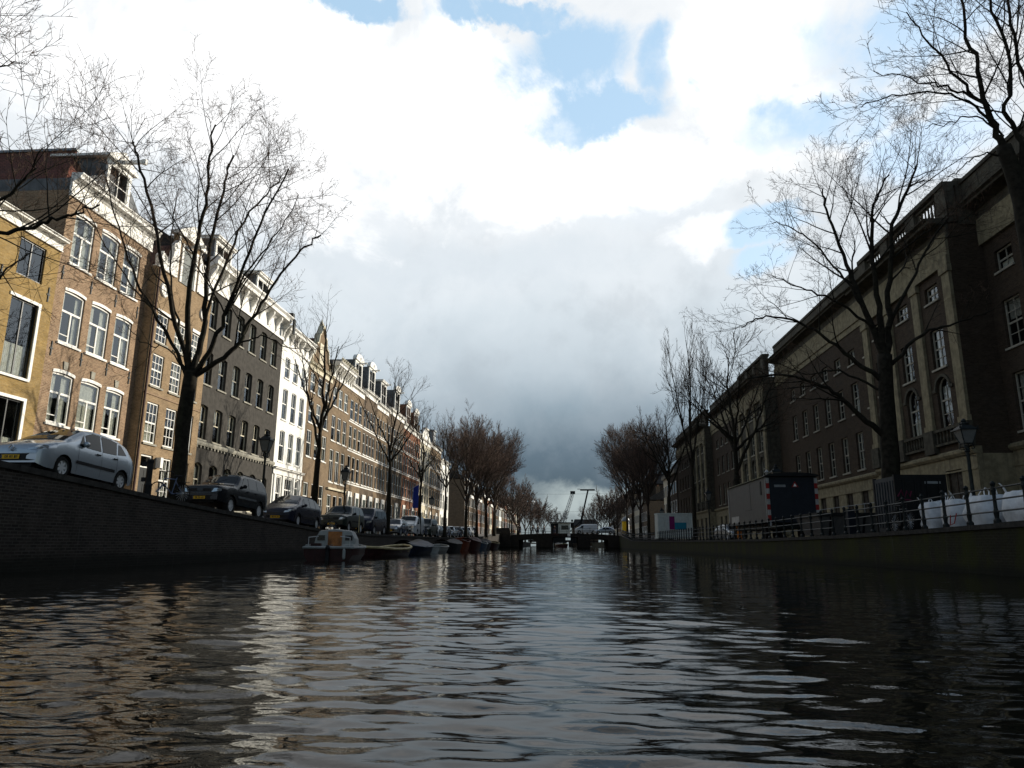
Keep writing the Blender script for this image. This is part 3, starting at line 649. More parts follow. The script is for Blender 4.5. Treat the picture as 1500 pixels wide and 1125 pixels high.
# -- house 3: narrow beige brick neck-gable house
h = Fac('canal_house', XW+.5, 1, 37.8, 44.4, 'narrow beige brick canal house with white scrolls on its neck gable')
sc_ = lambda z: .72+(z-.72)*23.5/24
bs = [(38.45, 39.65), (40.45, 41.65), (42.45, 43.65)]; rows = [(2.9, 5.55), (6.2, 8.55), (9.5, 11.4), (12.1, 13.85)]
ops = [(a, c, d, e) for a, c in bs for d, e in rows]+[(40.45, 41.75, 15.0, 17.4)]
h.wall('brick_beige', 16.5, [o for o in ops if o[3] < 16])
b = MB(); gab = [(39.7, 16.5), (42.5, 16.5), (42.5, 19.3), (41.9, 19.45), (41.1, 20.1), (40.3, 19.45), (39.7, 19.3)]
h.plate(b, gab, -.35, 0); h.part(b, 'neck_gable', 'brick_beige')
for sg, ub in ((-1, 39.7), (1, 42.5)):
    b = MB(); pts = [(ub, 16.52), (ub+sg*1.75, 16.52), (ub+sg*1.8, 17.2), (ub+sg*1.5, 17.55), (ub+sg*1.15, 17.3), (ub+sg*1.0, 16.95), (ub+sg*.75, 17.1), (ub+sg*.45, 17.7), (ub+sg*.3, 18.5), (ub, 18.9)]
    h.plate(b, pts if sg > 0 else pts[::-1], -.25, .06); b.torus(h.P(ub+sg*1.45, .06, 17.1), .26, .09, 0, 14, 6); b.torus(h.P(ub+sg*.35, .06, 18.3), .2, .07, 0, 12, 6)
    h.bx(b, min(ub, ub-sg*.18), max(ub, ub-sg*.18), .002, .07, 16.5, 19.2)
    h.part(b, 'scroll', 'white')
b = MB(); h.plate(b, [(39.4, 19.302), (42.8, 19.302), (42.8, 19.5), (41.1, 20.45), (39.4, 19.5)], -.4, .2); h.part(b, 'gable_cap', 'white')
for u0, u1 in ((37.82, 39.69), (42.51, 44.38)): b = MB(); h.bx(b, u0, u1, -.3, .12, 16.45, 16.56); h.part(b, 'shoulder_band', 'white')
for u in (38.75, 43.45):
    b = MB(); b.torus(h.P(u, .02, 15.3), .36, .1, 0, 18, 6); b.prism([h.P(u+.33*math.cos(t), .006, 15.3+.33*math.sin(t)) for t in [6.283*i/14 for i in range(14)]], (.012, 0, 0)); h.part(b, 'oval_window', 'white')
for a, c in bs:
    for i, (d, e) in enumerate(rows):
        if i == 0 and a < 38.6: h.door(a, c, 2.3, e, 'black_paint'); continue
        h.window(a, c, d, e, 'grid', grid=(3, 4, 2) if i < 2 else (3, 4, 2), fw=.09, curtain=cr.choice([('full', 0), ('low', .5), ('sides', .3), None]), lintel='white' if i == 3 else None, sill='stone_trim')
b = MB(); h.bx(b, 40.35, 41.85, .002, .06, 16.4, 18.6); h.part(b, 'hoist_door', 'dark_green')
b = MB(); h.bx(b, 40.15, 40.35, .002, .08, 16.4, 18.7); h.bx(b, 41.85, 42.05, .002, .08, 16.4, 18.7); h.bx(b, 40.15, 42.05, .002, .1, 18.702, 18.9); h.bx(b, 41.02, 41.18, -.2, 1.0, 18.95, 19.12); h.part(b, 'hoist_frame', 'white')
b = MB(); h.bx(b, 37.85, 44.35, .002, .05, 8.95, 9.05); h.part(b, 'string_course', 'brick_brown')
b = MB(); b.tube([h.P(37.95, .1, z) for z in (1.5, 9, 16.4)], .07, 8); h.part(b, 'drainpipe', 'drain')
b = MB(); h.bx(b, 39.95, 40.2, .002, .3, 4.9, 5.5); h.part(b, 'wall_lantern', 'white'); h.roof(16.55, 19.2, 11, .4, 'roof_tile', 'hip', 1.0)
# -- house 4: wide dark grey plastered house, six bays
h = Fac('canal_house', XW, 1, 44.4, 58.1, 'wide dark grey plastered house with six bays and a heavy white cornice')
bs = bays(45.2, 1.17, 2.13, 6); rows = [(3.0, 5.88), (7.42, 9.75), (11.15, 13.45), (15.05, 17.35)]
ops = []
for i, (a, c) in enumerate(bs):
    for j, (d, e) in enumerate(rows): ops.append((a, c, d, e, .22 if j == 0 else .10))
h.wall('plaster_grey', 18.6, ops, rec=.26)
for i, (a, c) in enumerate(bs):
    for j, (d, e) in enumerate(rows):
        if j == 0 and i == 5: h.window(a, c, d, e, 'sash', arch=.22, rec=.24, sill=None, curtain=('full', 0)); continue
        h.window(a, c, d, e, 'sash' if j else 'two', arch=.22 if j == 0 else .10, rec=.24, fw=.07, sill='stone_trim', curtain=cr.choice([('sides', .2), ('blind', .35), ('sides', .35), ('blind', .6), None]), frame='cream' if j < 2 else 'stone_trim')
b = MB(); h.ext(b, [(.002, 7.0), (.12, 7.0), (.16, 7.12), (.16, 7.22), (.1, 7.28), (.002, 7.3)], 44.42, 58.08)
for i in range(28): h.bx(b, 44.7+i*.485, 44.85+i*.485, .003, .1, 6.85, 6.998)
h.part(b, 'string_course', 'stone_trim'); h.cornice(17.75, 19.8, .85, consoles=9)
b = MB(); h.bx(b, 57.78, 58.12, .87, 1.02, 18.3, 19.6); h.bx(b, 57.72, 58.16, .2, .869, 19.82, 20.15); h.part(b, 'rain_hopper', 'iron')
rf = h.roof(19.5, 23.2, 11, .2, 'roof_slate', 'flat')
h.dormer(47.2, 2.5, 19.9, 21.8, -.4, 4, hood='flat'); h.dormer(54.2, 2.4, 19.9, 21.9, -.4, 4, hood='flat')
b = MB(); h.plate(b, [(48.6, 19.85), (52.6, 19.85), (52.6, 21.1), (48.6, 20.6)], -1.4, -1.2); h.part(b, 'roof_parapet', 'white'); h.chimney(51, -4.5, 20, 23.8)
# -- house 5: white painted, shopfront base
h = Fac('canal_house', XW, 1, 58.1, 64.8, 'white painted canal house with three bays and a pilastered ground floor')
bs = [(59.0, 60.12), (61.0, 62.12), (63.0, 64.12)]; rows = [(7.5, 10.15), (11.1, 13.8), (14.75, 16.6)]
gb = [(59.0, 59.95, 3.3, 6.2), (60.85, 62.55, 3.3, 6.2), (63.2, 64.15, 2.2, 6.2)]
h.wall('white_wall', 18, [(a, c, d, e, .06) for a, c in bs for d, e in rows]+gb)
for a, c in bs:
    for d, e in rows: h.window(a, c, d, e, 'sash', arch=.06, curtain=cur(), fw=.07)
h.window(*gb[0], 'sash', fw=.08); h.window(*gb[1], 'grid', grid=(3, 3, 2), fw=.08); h.door(*gb[2], 'dark_green')
h.cornice(6.35, 6.95, .35); h.cornice(17.5, 19.15, .75, consoles=6); b = MB()
for u in (58.35, 60.2, 62.7, 64.3): b = MB(); h.bx(b, u, u+.32, .002, .1, 1.6, 6.348); h.part(b, 'pilaster', 'white')
h.roof(18.9, 21.2, 10, .2, 'roof_slate', 'flat'); h.chimney(59.2, -2, 19, 21.6, 'white_wall')
# -- house 6: brown brick with an ornate clock-like gable
h = Fac('canal_house', XW, 1, 64.8, 71.8, 'brown brick house with a tall ornate stone gable beside the white house')
bs = [(65.45, 66.75), (67.6, 68.9), (69.8, 71.1)]; rows = [(2.6, 6.3), (8.7, 11.25), (11.95, 14.1), (14.95, 16.85)]
h.wall('brick_tan', 17.4, [(a, c, d, e) for a, c in bs for d, e in rows])
for a, c in bs:
    for i, (d, e) in enumerate(rows): h.window(a, c, d, e, 'sash' if i else 'two', curtain=cur(), fw=.09)
h.cornice(17.0, 17.7, .4, 'cream'); b = MB(); b.m = 1
gp = [(65.6, 17.72), (71, 17.72), (70.9, 18.6), (70.3, 18.8), (70.1, 19.9), (69.5, 20.1), (69.3, 21.0), (68.9, 21.2), (68.3, 22.2), (67.7, 21.2), (67.3, 21.0), (67.1, 20.1), (66.5, 19.9), (66.3, 18.8), (65.7, 18.6)]
h.plate(b, gp, -.5, -.1); b.m = 0
for p, q in zip(gp[1:], gp[2:]+gp[:1]): 
    dx, dz = q[0]-p[0], q[1]-p[1]; L = math.hypot(dx, dz); nx, nz = dz/L*.14, -dx/L*.14
    h.plate(b, [p, q, (q[0]+nx, q[1]+nz), (p[0]+nx, p[1]+nz)], -.55, .04)
h.bx(b, 67.6, 69.0, -.099, -.03, 18.2, 20.3); b.lathe([(.16, 22.2), (.24, 22.4), (.1, 22.7), (.02, 23.0)], h.P(68.3, -.3, 0), 2, 10)
h.part(b, 'ornate_gable', ['cream', 'brick_tan']); h.roof(17.7, 21, 11, .6, 'roof_tile', 'hip', .3)
# -- house 7: brown brick, carved white cornice
h = Fac('canal_house', XW, 1, 71.8, 78.15, 'brown brick house with carved white cornice and tall ground floor windows')
bs = [(72.4, 73.7), (74.35, 75.65), (76.3, 77.6)]; rows = [(2.2, 5.6), (6.9, 10.3), (11.2, 13.9), (14.9, 17.0)]
h.wall('brick_tan', 18.2, [(a, c, d, e) for a, c in bs for d, e in rows])
for a, c in bs:
    for i, (d, e) in enumerate(rows): h.window(a, c, d, e, 'two' if i < 2 else 'sash', curtain=cur(), fw=.09)
h.cornice(17.75, 19.5, .9, consoles=8); b = MB()
for i in range(10): b.torus(h.P(72.2+i*.62, .85, 19.72), .2, .06, 0, 10, 5)
h.bx(b, 71.9, 78.1, .8, .9, 19.45, 19.54); h.part(b, 'cresting', 'cream'); b = MB(); h.bx(b, 71.9, 78.1, .002, .25, 6.1, 6.3); h.part(b, 'shop_cornice', 'cream'); h.roof(19.3, 22, 10, .3, 'roof_slate', 'flat')
# -- the row beyond: one neck-dormer house after another
ROW = [(78.15, 84.0, 'brick_tan', 18.3, 'round', 'tan brick house with a tall white dormer, next after the carved white cornice', 3),
       (84.0, 90.2, 'brick_umber', 18.9, 'round', 'dark brown brick house with a white dormer, second beyond the carved white cornice', 4),
       (90.2, 96.4, 'brick_tan', 18.4, 'flat', 'tan brick house with a flat topped white dormer in the middle of the row', 4),
       (96.4, 106.4, 'brick_umber', 19.0, 'round', 'wide dark brown brick house with a large white dormer beside the red brick house', 6),
       (106.4, 119.3, 'brick_red', 18.4, 'two', 'wide red brick house with twin white dormers', 7),
       (119.3, 128.6, 'cream', 18.2, 'pediment', 'cream house with a white pedimented gable beyond the red brick house', 4),
       (128.6, 140.6, 'brick_tan', 18.6, 'cornice', 'tan brick house with a plain white cornice behind the dense trees', 5),
       (140.6, 151, 'white_wall', 17.0, 'cornice', 'white plastered house at the bridge corner', 4)]
for (a, c, mat, zt, kind, lab, nb) in ROW:
    h = Fac('canal_house', XW, 1, a, c, lab); p = (c-a-.5)/nb; bs = bays(a+.25+p*.16, p*.68, p, nb); rows = [(2.6, 6.0), (7.5, 10.4), (11.2, 13.8), (14.5, 16.8)]
    if zt < 17.5: rows = rows[:3]
    h.wall(mat, zt-.3, [(u, v, d, e) for u, v in bs for d, e in rows])
    for u, v in bs:
        for i, (d, e) in enumerate(rows): h.window(u, v, d, e, 'sash', curtain=cr.choice([None, None, ('sides', .3), ('blind', .5)]), fw=.08, detail=1)
    for d, e in rows: b = MB(); h.bx(b, a+.05, c-.05, .002, .05, d-.34, d-.2); h.part(b, 'sill_band', 'white')
    h.cornice(zt-.55, zt+.25, .45)
    h.roof(zt+.2, zt+3.2, 11, .2, 'roof_slate' if mat != 'brick_red' else 'roof_tile', 'hip' if kind != 'cornice' else 'flat', 2.0)
    um = (a+c)/2
    if kind in ('round', 'flat'): h.dormer(um+.3, 3.0, zt+.3, zt+3.5, -.05, 4, hood=kind); b = MB(); h.bx(b, um+.22, um+.38, -.2, .9, zt+3.25, zt+3.41); h.part(b, 'hoist_beam', 'white')
    elif kind == 'two': h.dormer(a+3.6, 3.0, zt+.3, zt+3.6, -.15, 4, hood='round', side='brick_red'); h.dormer(c-3.2, 3.0, zt+.3, zt+3.4, -.15, 4, hood='round', side='brick_red')
    elif kind == 'pediment':
        b = MB(); h.plate(b, [(a, zt+.26), (c, zt+.26), (um+1.2, zt+2.2), (um-1.2, zt+2.2)], -.3, .1); h.bx(b, um-1.5, um+1.5, -.35, .3, zt+2.202, zt+2.4); h.part(b, 'pediment', 'white')
    if kind == 'cornice': 
        h.chimney(a+2, -3, zt, zt+3.5, 'brick_umber'); 
        if a < 130: b = MB(); h.bx(b, c-3.6, c-1.2, -3.5, -1.0, zt+.3, zt+3.6); h.bx(b, c-3.8, c-1.0, -3.7, -.8, zt+3.6, zt+3.85); h.part(b, 'roof_box', 'zinc')
    for k in range(2):
        u = a+.9+k*(c-a)*.5; b = MB(); h.bx(b, u, u+1.5, .002, .16, 1.9, 6.4); w = h.part(b, 'door_surround', 'white')
        b = MB(); h.bx(b, u+.25, u+1.25, .161, .19, 1.9, 5.8); h.part(b, 'door', 'dark_green', w)
# -- far houses beyond the bridge (few pixels each)
def far_house(X, sg, a, c, zt, mat, lab, group, roofmat='roof_slate', gable=0):
    h = Fac('canal_house', X, sg, a, c, lab, 'house', group); b = MB(); h.bx(b, a, c, -10, 0, 0, zt); h.part(b, 'wall', mat)
    n = max(2, int((c-a)/2.2)); p = (c-a)/n
    for i in range(n):
        for z in (3.2, 6.6, 10, 13.2):
            if z+2.2 < zt: b = MB(); h.bx(b, a+p*(i+.25), a+p*(i+.75), .004, .05, z, z+2.2); b.m = 1; h.bx(b, a+p*(i+.3), a+p*(i+.7), .05, .06, z+.1, z+2.1); h.part(b, 'window', ['white', 'car_glass'])
    b = MB(); h.bx(b, a-.02, c+.02, -.1, .4, zt-.4, zt+.3); h.part(b, 'cornice', 'white' if sg > 0 else 'stone_trim'); rf = h.roof(zt+.28, zt+3.2, 10, .1, roofmat, 'hip' if gable else 'flat', 2)
    h.chimney(a+1, -3, zt, zt+3.4, 'brick_umber', rf)
hr = random.Random(8); a = 176; i = 0
while a < 330:
    w = hr.uniform(6.5, 10); far_house(-24+(a-176)*.03, 1, a, a+w, hr.uniform(12.5, 16.5), hr.choice(['brick_tan', 'brick_umber', 'cream', 'brick_red', 'white_wall']), 'small far house in the sunlit left row beyond the bridge', 'houses of the left row beyond the bridge', gable=i % 2); a += w+.02; i += 1
a = 131.5; i = 0
while a < 330:
    w = hr.uniform(6.5, 10)
    if not 150 < a+w/2 < 178: far_house(20.5, -1, a, a+w, hr.uniform(11, 16.5) if a > 150 else 14, hr.choice(['brick_tan', 'brick_umber', 'brick_dark', 'cream']), 'shaded far house in the right row past the stone building', 'houses of the right row past the stone building', gable=i % 2)
    a += w+.02; i += 1
# ---------------------------------------------------------------- the long stone and brick building on the right
h = Fac('public_building', 20.0, -1, 8.0, 131.0, 'long classical brick and stone building with pilastered pavilions on the shaded right quay', 'building')
wr_ = random.Random(6)
WC = lambda: wr_.choice([('sides', .25), ('blind', .4), None, ('blind', .6), ('sides', .18), ('low', .45)])
def zs_(z, X): return .72+(z-.72)*X/20
def rwin(a, c, d, e, o, arch=0, grid=(2, 4, 2), rec=.22): h.window(a, c, d, e, 'grid', arch=arch, rec=rec, o=o, frame='stone_trim', fw=.075, sill='stone_trim', grid=grid, curtain=WC(), detail=1, glass='glass_old')
def base(o, u0, u1, ops, zt=5.2):
    h.wall('stone', zt, ops, depth=14, u0=u0, u1=u1, o=o, name='plinth', rec=.2)
    for q in ops: h.window(*q[:4], 'casement', rec=.18, o=o, frame='dark_wood', fw=.09, sill=None, glass='shutter')
    b = MB(); h.ext(b, [(o-.3, zt+.002), (o+.08, zt+.002), (o+.2, zt+.14), (o+.2, zt+.26), (o+.06, zt+.36), (o-.3, zt+.36)], u0-.03 if o > -.5 else u0, u1+.03 if o > -.5 else u1); h.part(b, 'base_moulding', 'stone')
    b = MB(); h.bx(b, u0+.02, u1-.02, o+.002, o+.05, zt-.75, zt-.67); h.part(b, 'string_course', 'stone')
def wing(o, u0, u1, X, first=1.2, pitch=2.68, w=1.2):
    Z = lambda z: zs_(z, X); n = int((u1-u0-first-.4)/pitch+.35); ops = []; bo = []
    cs = [u0+first+i*pitch for i in range(n)]
    rows = [(Z(5.78), Z(8.28)), (Z(9.6), Z(11.7)), (Z(13.0), Z(14.05))]
    for u in cs:
        bo.append((u-w/2, u+w/2, 2.0, Z(4.35)))
        for d, e in rows: ops.append((u-w/2, u+w/2, d, e))
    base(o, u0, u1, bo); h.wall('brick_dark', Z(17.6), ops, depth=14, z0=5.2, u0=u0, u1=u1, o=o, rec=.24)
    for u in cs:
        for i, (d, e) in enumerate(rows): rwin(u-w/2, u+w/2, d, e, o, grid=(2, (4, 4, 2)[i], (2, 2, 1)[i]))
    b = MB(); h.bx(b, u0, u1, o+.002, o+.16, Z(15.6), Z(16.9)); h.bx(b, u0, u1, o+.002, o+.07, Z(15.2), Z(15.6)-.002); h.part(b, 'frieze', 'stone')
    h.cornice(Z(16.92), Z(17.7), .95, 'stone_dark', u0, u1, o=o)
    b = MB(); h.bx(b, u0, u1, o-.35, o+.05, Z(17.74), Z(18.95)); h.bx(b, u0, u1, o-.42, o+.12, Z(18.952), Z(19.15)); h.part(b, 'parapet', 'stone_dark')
def balus(b, u0, u1, z0, z1, o0, o1):
    h.bx(b, u0, u1, o0, o1, z0, z0+.12); h.bx(b, u0, u1, o0-.02, o1+.02, z1-.14, z1); n = max(3, int((u1-u0)/.3))
    for i in range(n):
        u = u0+(i+.5)*(u1-u0)/n; b.lathe([(.06, z0+.12), (.085, z0+.12+(z1-z0)*.25), (.045, z0+.12+(z1-z0)*.5), (.07, z1-.14)], h.P(u, (o0+o1)/2, 0), 2, 6)
def pavilion(o, u0, u1, X, pil, wall):
    Z = lambda z: zs_(z, X); cs = [(a+c)/2+.12 for a, c in zip(pil, pil[1:])]; w = 1.34; ops = []; bo = []
    for u in cs:
        ops += [(u-w/2, u+w/2, Z(6.75), Z(9.5), w/2), (u-w/2, u+w/2, Z(10.0), Z(12.15)), (u-w/2, u+w/2, Z(13.65), Z(14.55))]; bo.append((u-.75, u+.75, 1.9, Z(4.6)))
    base(o, u0, u1, bo); h.wall(wall, Z(17.2), ops, depth=14, z0=5.2, u0=u0, u1=u1, o=o, rec=.26)
    for u in cs:
        rwin(u-w/2, u+w/2, Z(6.75), Z(9.5), o, arch=w/2, grid=(2, 3, 2)); rwin(u-w/2, u+w/2, Z(10.0), Z(12.15), o); rwin(u-w/2, u+w/2, Z(13.65), Z(14.55), o, grid=(2, 2, 1))
        b = MB(); oo = h.arc(u-w/2-.16, u+w/2+.16, Z(9.5)+.16, w/2+.16); ii = h.arc(u-w/2-.002, u+w/2+.002, Z(9.5)+.002, w/2)
        for q in range(len(oo)-1): h.plate(b, [oo[q], oo[q+1], ii[q+1], ii[q]], o-.02, o+.07)
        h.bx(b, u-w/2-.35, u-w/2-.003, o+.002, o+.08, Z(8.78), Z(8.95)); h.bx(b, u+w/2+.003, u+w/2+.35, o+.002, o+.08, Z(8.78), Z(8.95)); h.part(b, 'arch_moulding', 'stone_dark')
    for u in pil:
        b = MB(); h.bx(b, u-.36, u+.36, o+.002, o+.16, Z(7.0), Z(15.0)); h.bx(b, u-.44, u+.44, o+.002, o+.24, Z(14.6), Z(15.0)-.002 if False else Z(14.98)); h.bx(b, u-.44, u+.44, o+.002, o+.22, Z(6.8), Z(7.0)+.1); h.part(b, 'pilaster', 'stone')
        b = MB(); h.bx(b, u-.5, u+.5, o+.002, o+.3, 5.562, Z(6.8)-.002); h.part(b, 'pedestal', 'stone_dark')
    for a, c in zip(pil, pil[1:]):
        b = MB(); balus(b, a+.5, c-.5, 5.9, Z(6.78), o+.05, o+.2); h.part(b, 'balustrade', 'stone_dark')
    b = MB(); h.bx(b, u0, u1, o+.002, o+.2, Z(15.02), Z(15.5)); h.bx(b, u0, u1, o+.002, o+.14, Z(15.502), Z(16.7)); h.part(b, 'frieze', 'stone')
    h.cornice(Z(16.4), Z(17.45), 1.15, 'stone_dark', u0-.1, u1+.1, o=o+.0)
    b = MB()
    h.bx(b, u0, u1, o-.6, o-.15, Z(17.3), Z(18.0))
    for u in pil: h.bx(b, u-.5, u+.5, o-.6, o-.1, Z(18.002), Z(19.3))
    for a, c in zip(pil, pil[1:]): balus(b, a+.5, c-.5, Z(18.002), Z(19.25), o-.45, o-.25)
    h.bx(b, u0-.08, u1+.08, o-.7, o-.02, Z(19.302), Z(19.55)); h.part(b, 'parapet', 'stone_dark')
# nearest stretch, set back, at the right edge of the picture
Zd = lambda z: z
dc = [(12.2, 13.7), (16.9, 18.4), (21.6, 23.1), (26.3, 27.8), (30.0, 31.5), (33.9, 35.3)]
base(-1.7, 8.0, 36.08, [(a+.1, c-.1, 2.0, 4.6) for a, c in dc], 5.3)
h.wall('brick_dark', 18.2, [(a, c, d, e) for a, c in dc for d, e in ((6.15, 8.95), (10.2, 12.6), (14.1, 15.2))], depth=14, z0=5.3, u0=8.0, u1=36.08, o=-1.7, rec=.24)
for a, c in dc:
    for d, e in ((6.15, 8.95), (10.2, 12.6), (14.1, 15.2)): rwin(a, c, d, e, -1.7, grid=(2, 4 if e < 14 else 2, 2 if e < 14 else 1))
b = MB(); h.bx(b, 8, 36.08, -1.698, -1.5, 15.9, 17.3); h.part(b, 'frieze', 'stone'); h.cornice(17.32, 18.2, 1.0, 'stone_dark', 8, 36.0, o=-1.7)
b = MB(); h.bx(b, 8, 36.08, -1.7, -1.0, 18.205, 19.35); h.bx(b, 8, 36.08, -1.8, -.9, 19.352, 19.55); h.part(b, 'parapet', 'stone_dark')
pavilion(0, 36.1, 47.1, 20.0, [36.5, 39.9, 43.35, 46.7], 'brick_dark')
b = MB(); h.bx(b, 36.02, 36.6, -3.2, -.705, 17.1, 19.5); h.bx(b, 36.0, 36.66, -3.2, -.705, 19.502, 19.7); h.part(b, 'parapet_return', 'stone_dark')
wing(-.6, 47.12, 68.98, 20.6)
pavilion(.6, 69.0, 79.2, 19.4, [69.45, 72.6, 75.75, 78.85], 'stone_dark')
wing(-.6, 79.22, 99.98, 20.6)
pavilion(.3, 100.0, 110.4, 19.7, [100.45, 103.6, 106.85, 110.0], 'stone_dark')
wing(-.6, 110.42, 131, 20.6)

# ---------------------------------------------------------------- bridge
br = empty('canal_bridge', (0, 155, 0), 'dark three-arched canal bridge with iron railings at the end of the water', 'bridge')
OP = [(-9.2, -5.65, 1.80), (-2.3, 3.1, 2.38), (5.6, 9.3, 1.90)]
def bridge():
    y0, y1 = 153.0, 170.0; ztop = lambda x: 3.05-.0032*(x-.4)**2
    def band(b, x0, x1, zlo, y0=y0, y1=y1, n=8):
        for i in range(n):
            a, c = x0+(x1-x0)*i/n, x0+(x1-x0)*(i+1)/n; za = zlo(a) if callable(zlo) else zlo; zc = zlo(c) if callable(zlo) else zlo
            b.hexa([(a, y0, za), (c, y0, zc), (c, y1, zc), (a, y1, za), (a, y0, ztop(a)), (c, y0, ztop(c)), (c, y1, ztop(c)), (a, y1, ztop(a))])
    o = (0, 155, 0)
    b = MB()
    for l, r_, zc in OP:
        m_, hw = (l+r_)/2, (r_-l)/2; band(b, l, r_, lambda x: zc-.16*((x-m_)/hw)**2)
    b.build('arch_span', 'bridge_stone', br, o)
    for l, r_ in ((-5.65, -2.3), (3.1, 5.6)):
        b = MB(); band(b, l, r_, -1.5, n=3); b.build('pier', 'bridge_stone', br, o)
    for l, r_ in ((-14.5, -9.2), (9.3, 13.5)):
        b = MB(); band(b, l, r_, -1.5, n=3); b.build('abutment', 'bridge_stone', br, o)
    for yy in (153.1, 169.9):
        b = MB()
        for i in range(16): 
            x = -12+i*1.6; b.tube([(x, yy, ztop(x)), (x, yy, ztop(x)+1.12)], .045, 6); b.lathe([(.05, ztop(x)+1.1), (.08, ztop(x)+1.2), (.01, ztop(x)+1.28)], (x, yy, 0), 2, 6)
        for k in (.35, .7, 1.05): b.tube([(-12+i*1.6, yy, ztop(-12+i*1.6)+k) for i in range(16)], .028, 5)
        b.build('railing', 'iron', br, o)
    b = MB(); b.box(-14.6, -10.9, 152.4, 154, -1, 3.0); b.hexa([(-14.6, 152.4, 3.001), (-11.0, 152.4, 3.001), (-11.0, 154, 3.001), (-14.6, 154, 3.001), (-13.9, 152.6, 4.1), (-11.2, 152.6, 4.1), (-11.2, 153.9, 4.1), (-13.9, 153.9, 4.1)])
    b.build('wing_wall', 'bridge_stone', br, o)
    b = MB(); b.box(.9, 1.5, 152.9, 152.98, 2.45, 3.0); b.build('navigation_board', 'sign_white', br, o); b = MB(); b.box(-2.2, -.9, 152.94, 152.985, 2.62, 2.9); b.build('name_board', 'hull_red', br, o)
bridge()
# ---------------------------------------------------------------- trees
def catmull(pts, n=5):
    P = [Vector(p) for p in pts]; P = [P[0]*2-P[1]]+P+[P[-1]*2-P[-2]]; out = []
    for i in range(1, len(P)-2):
        for k in range(n):
            t = k/n; a, b, c, d = P[i-1:i+3]
            out.append(.5*((2*b)+(c-a)*t+(2*a-5*b+4*c-d)*t*t+(3*b-a-3*c+d)*t**3))
    out.append(P[-2]); return out
class Tree:
    def __init__(s, seed, up=.25, spread=.75, dens=1.0, gravity=0, lv=4, twig=.009, seglen=(.5, .34, .22, .15, .1), childr=.55):
        s.r = random.Random(seed); s.up, s.spread, s.dens, s.lv, s.tw, s.seg, s.cr = up, spread, dens, lv, twig, seglen, childr; s.limbs = MB(); s.trunk = MB(); s.twigs = MB(); s.cnt = 0
    def rv(s): return Vector((s.r.gauss(0, 1), s.r.gauss(0, 1), s.r.gauss(0, 1)))
    def emit(s, pts, rad, lvl, mb=None):
        sides = (8, 6, 5, 3, 3, 3)[min(lvl, 5)]; (mb or (s.limbs if lvl < 3 else s.twigs)).tube(pts, rad, sides, cap=False); s.cnt += len(pts)
    def kids(s, pts, rad, lvl, L, start=.25):
        if lvl > s.lv: return
        n = {1: L*1.35, 2: L*2.6, 3: L*4.2, 4: L*6.5, 5: L*8}[lvl]*s.dens; n = int(n+s.r.random()); m = len(pts)-1
        for i in range(n):
            t = start+(1-start)*((i+s.r.random())/max(1, n))**.78; k = min(m-1, int(t*m)); fr = t*m-k
            p = pts[k].lerp(pts[k+1], fr); d = (pts[k+1]-pts[k]).normalized(); r0 = rad[k]+(rad[k+1]-rad[k])*fr
            side = s.rv(); side = side-d*side.dot(d); side.normalize()
            ang = s.r.uniform(.55, 1.05)*s.spread; nd = (d*math.cos(ang)+side*math.sin(ang)+Vector((0, 0, s.up*s.r.uniform(.2, 1)))).normalized()
            LL = {1: (.30, .55), 2: (.32, .6), 3: (.32, .6), 4: (.35, .7), 5: (.4, .7)}[lvl]; l2 = L*s.r.uniform(*LL)*(1.08-.45*t)
            l2 = max(l2, (0, .9, .45, .26, .15, .1)[lvl])
            s.grow(p, nd, l2, max(s.tw, r0*s.cr), lvl)
    def grow(s, p, d, L, r, lvl):
        sg = s.seg[min(lvl, 4)]; n = max(2, int(L/sg)); pts = [p.copy()]; rad = [r]; wob = (.10, .14, .17, .22, .25, .25)[lvl]
        for i in range(n):
            d = (d+s.rv()*wob*.6+Vector((0, 0, s.up*.16))).normalized(); pts.append(pts[-1]+d*(L/n)); rad.append(max(s.tw*.65, r*(1-.8*(i+1)/n)))
        s.emit(pts, rad, lvl); s.kids(pts, rad, lvl+1, L, .2)
    def limb(s, pts, r0, r1, start=.24):
        c = catmull(pts); n = len(c)
        for i in range(1, n): c[i] = c[i]+s.rv()*.035
        rad = [r0+(r1-r0)*(i/(n-1))**.75 for i in range(n)]; L = sum((c[i+1]-c[i]).length for i in range(n-1)); s.emit(c, rad, 0); s.kids(c, rad, 1, min(L, 9.5), start)
    def stem(s, pts, r0, r1, flare=.35):
        c = catmull(pts, 6); n = len(c); rad = [r0+(r1-r0)*(i/(n-1)) for i in range(n)]; rad[0] *= 1+flare; rad[1] *= 1+flare*.5; rad[2] *= 1+flare*.2
        s.trunk.tube(c, rad, 14, cap=True)
        for i in range(len(s.trunk.v)-14*n, len(s.trunk.v)):   # uneven bark outline
            x, y, z = s.trunk.v[i]; k = mnoise.noise(Vector((x*3.1, y*3.1, z*1.1)))*.045; cx = c[(i-(len(s.trunk.v)-14*n))//14]
            q = Vector((x, y, z))-cx; q *= 1+k*3; q += cx; s.trunk.v[i] = tuple(q)
    def build(s, loc, label, group=None, twig='twig', name='bare_tree', barkm='bark', limbm=None):
        e = empty(name, loc, label, 'tree', group); l = tuple(loc)
        s.trunk.build('trunk', barkm, e, l, smooth=True)
        cr_ = MB(); cr_.v = list(s.limbs.v); cr_.f = list(s.limbs.f); cr_.mi = [0]*len(cr_.f); b = len(cr_.v)
        cr_.v += s.twigs.v; cr_.f += [tuple(i+b for i in f) for f in s.twigs.f]; cr_.mi += [1]*len(s.twigs.f)
        cr_.build('crown', ['limb_far' if twig == 'twig_red' else barkm, twig], e, l, smooth=True); return e
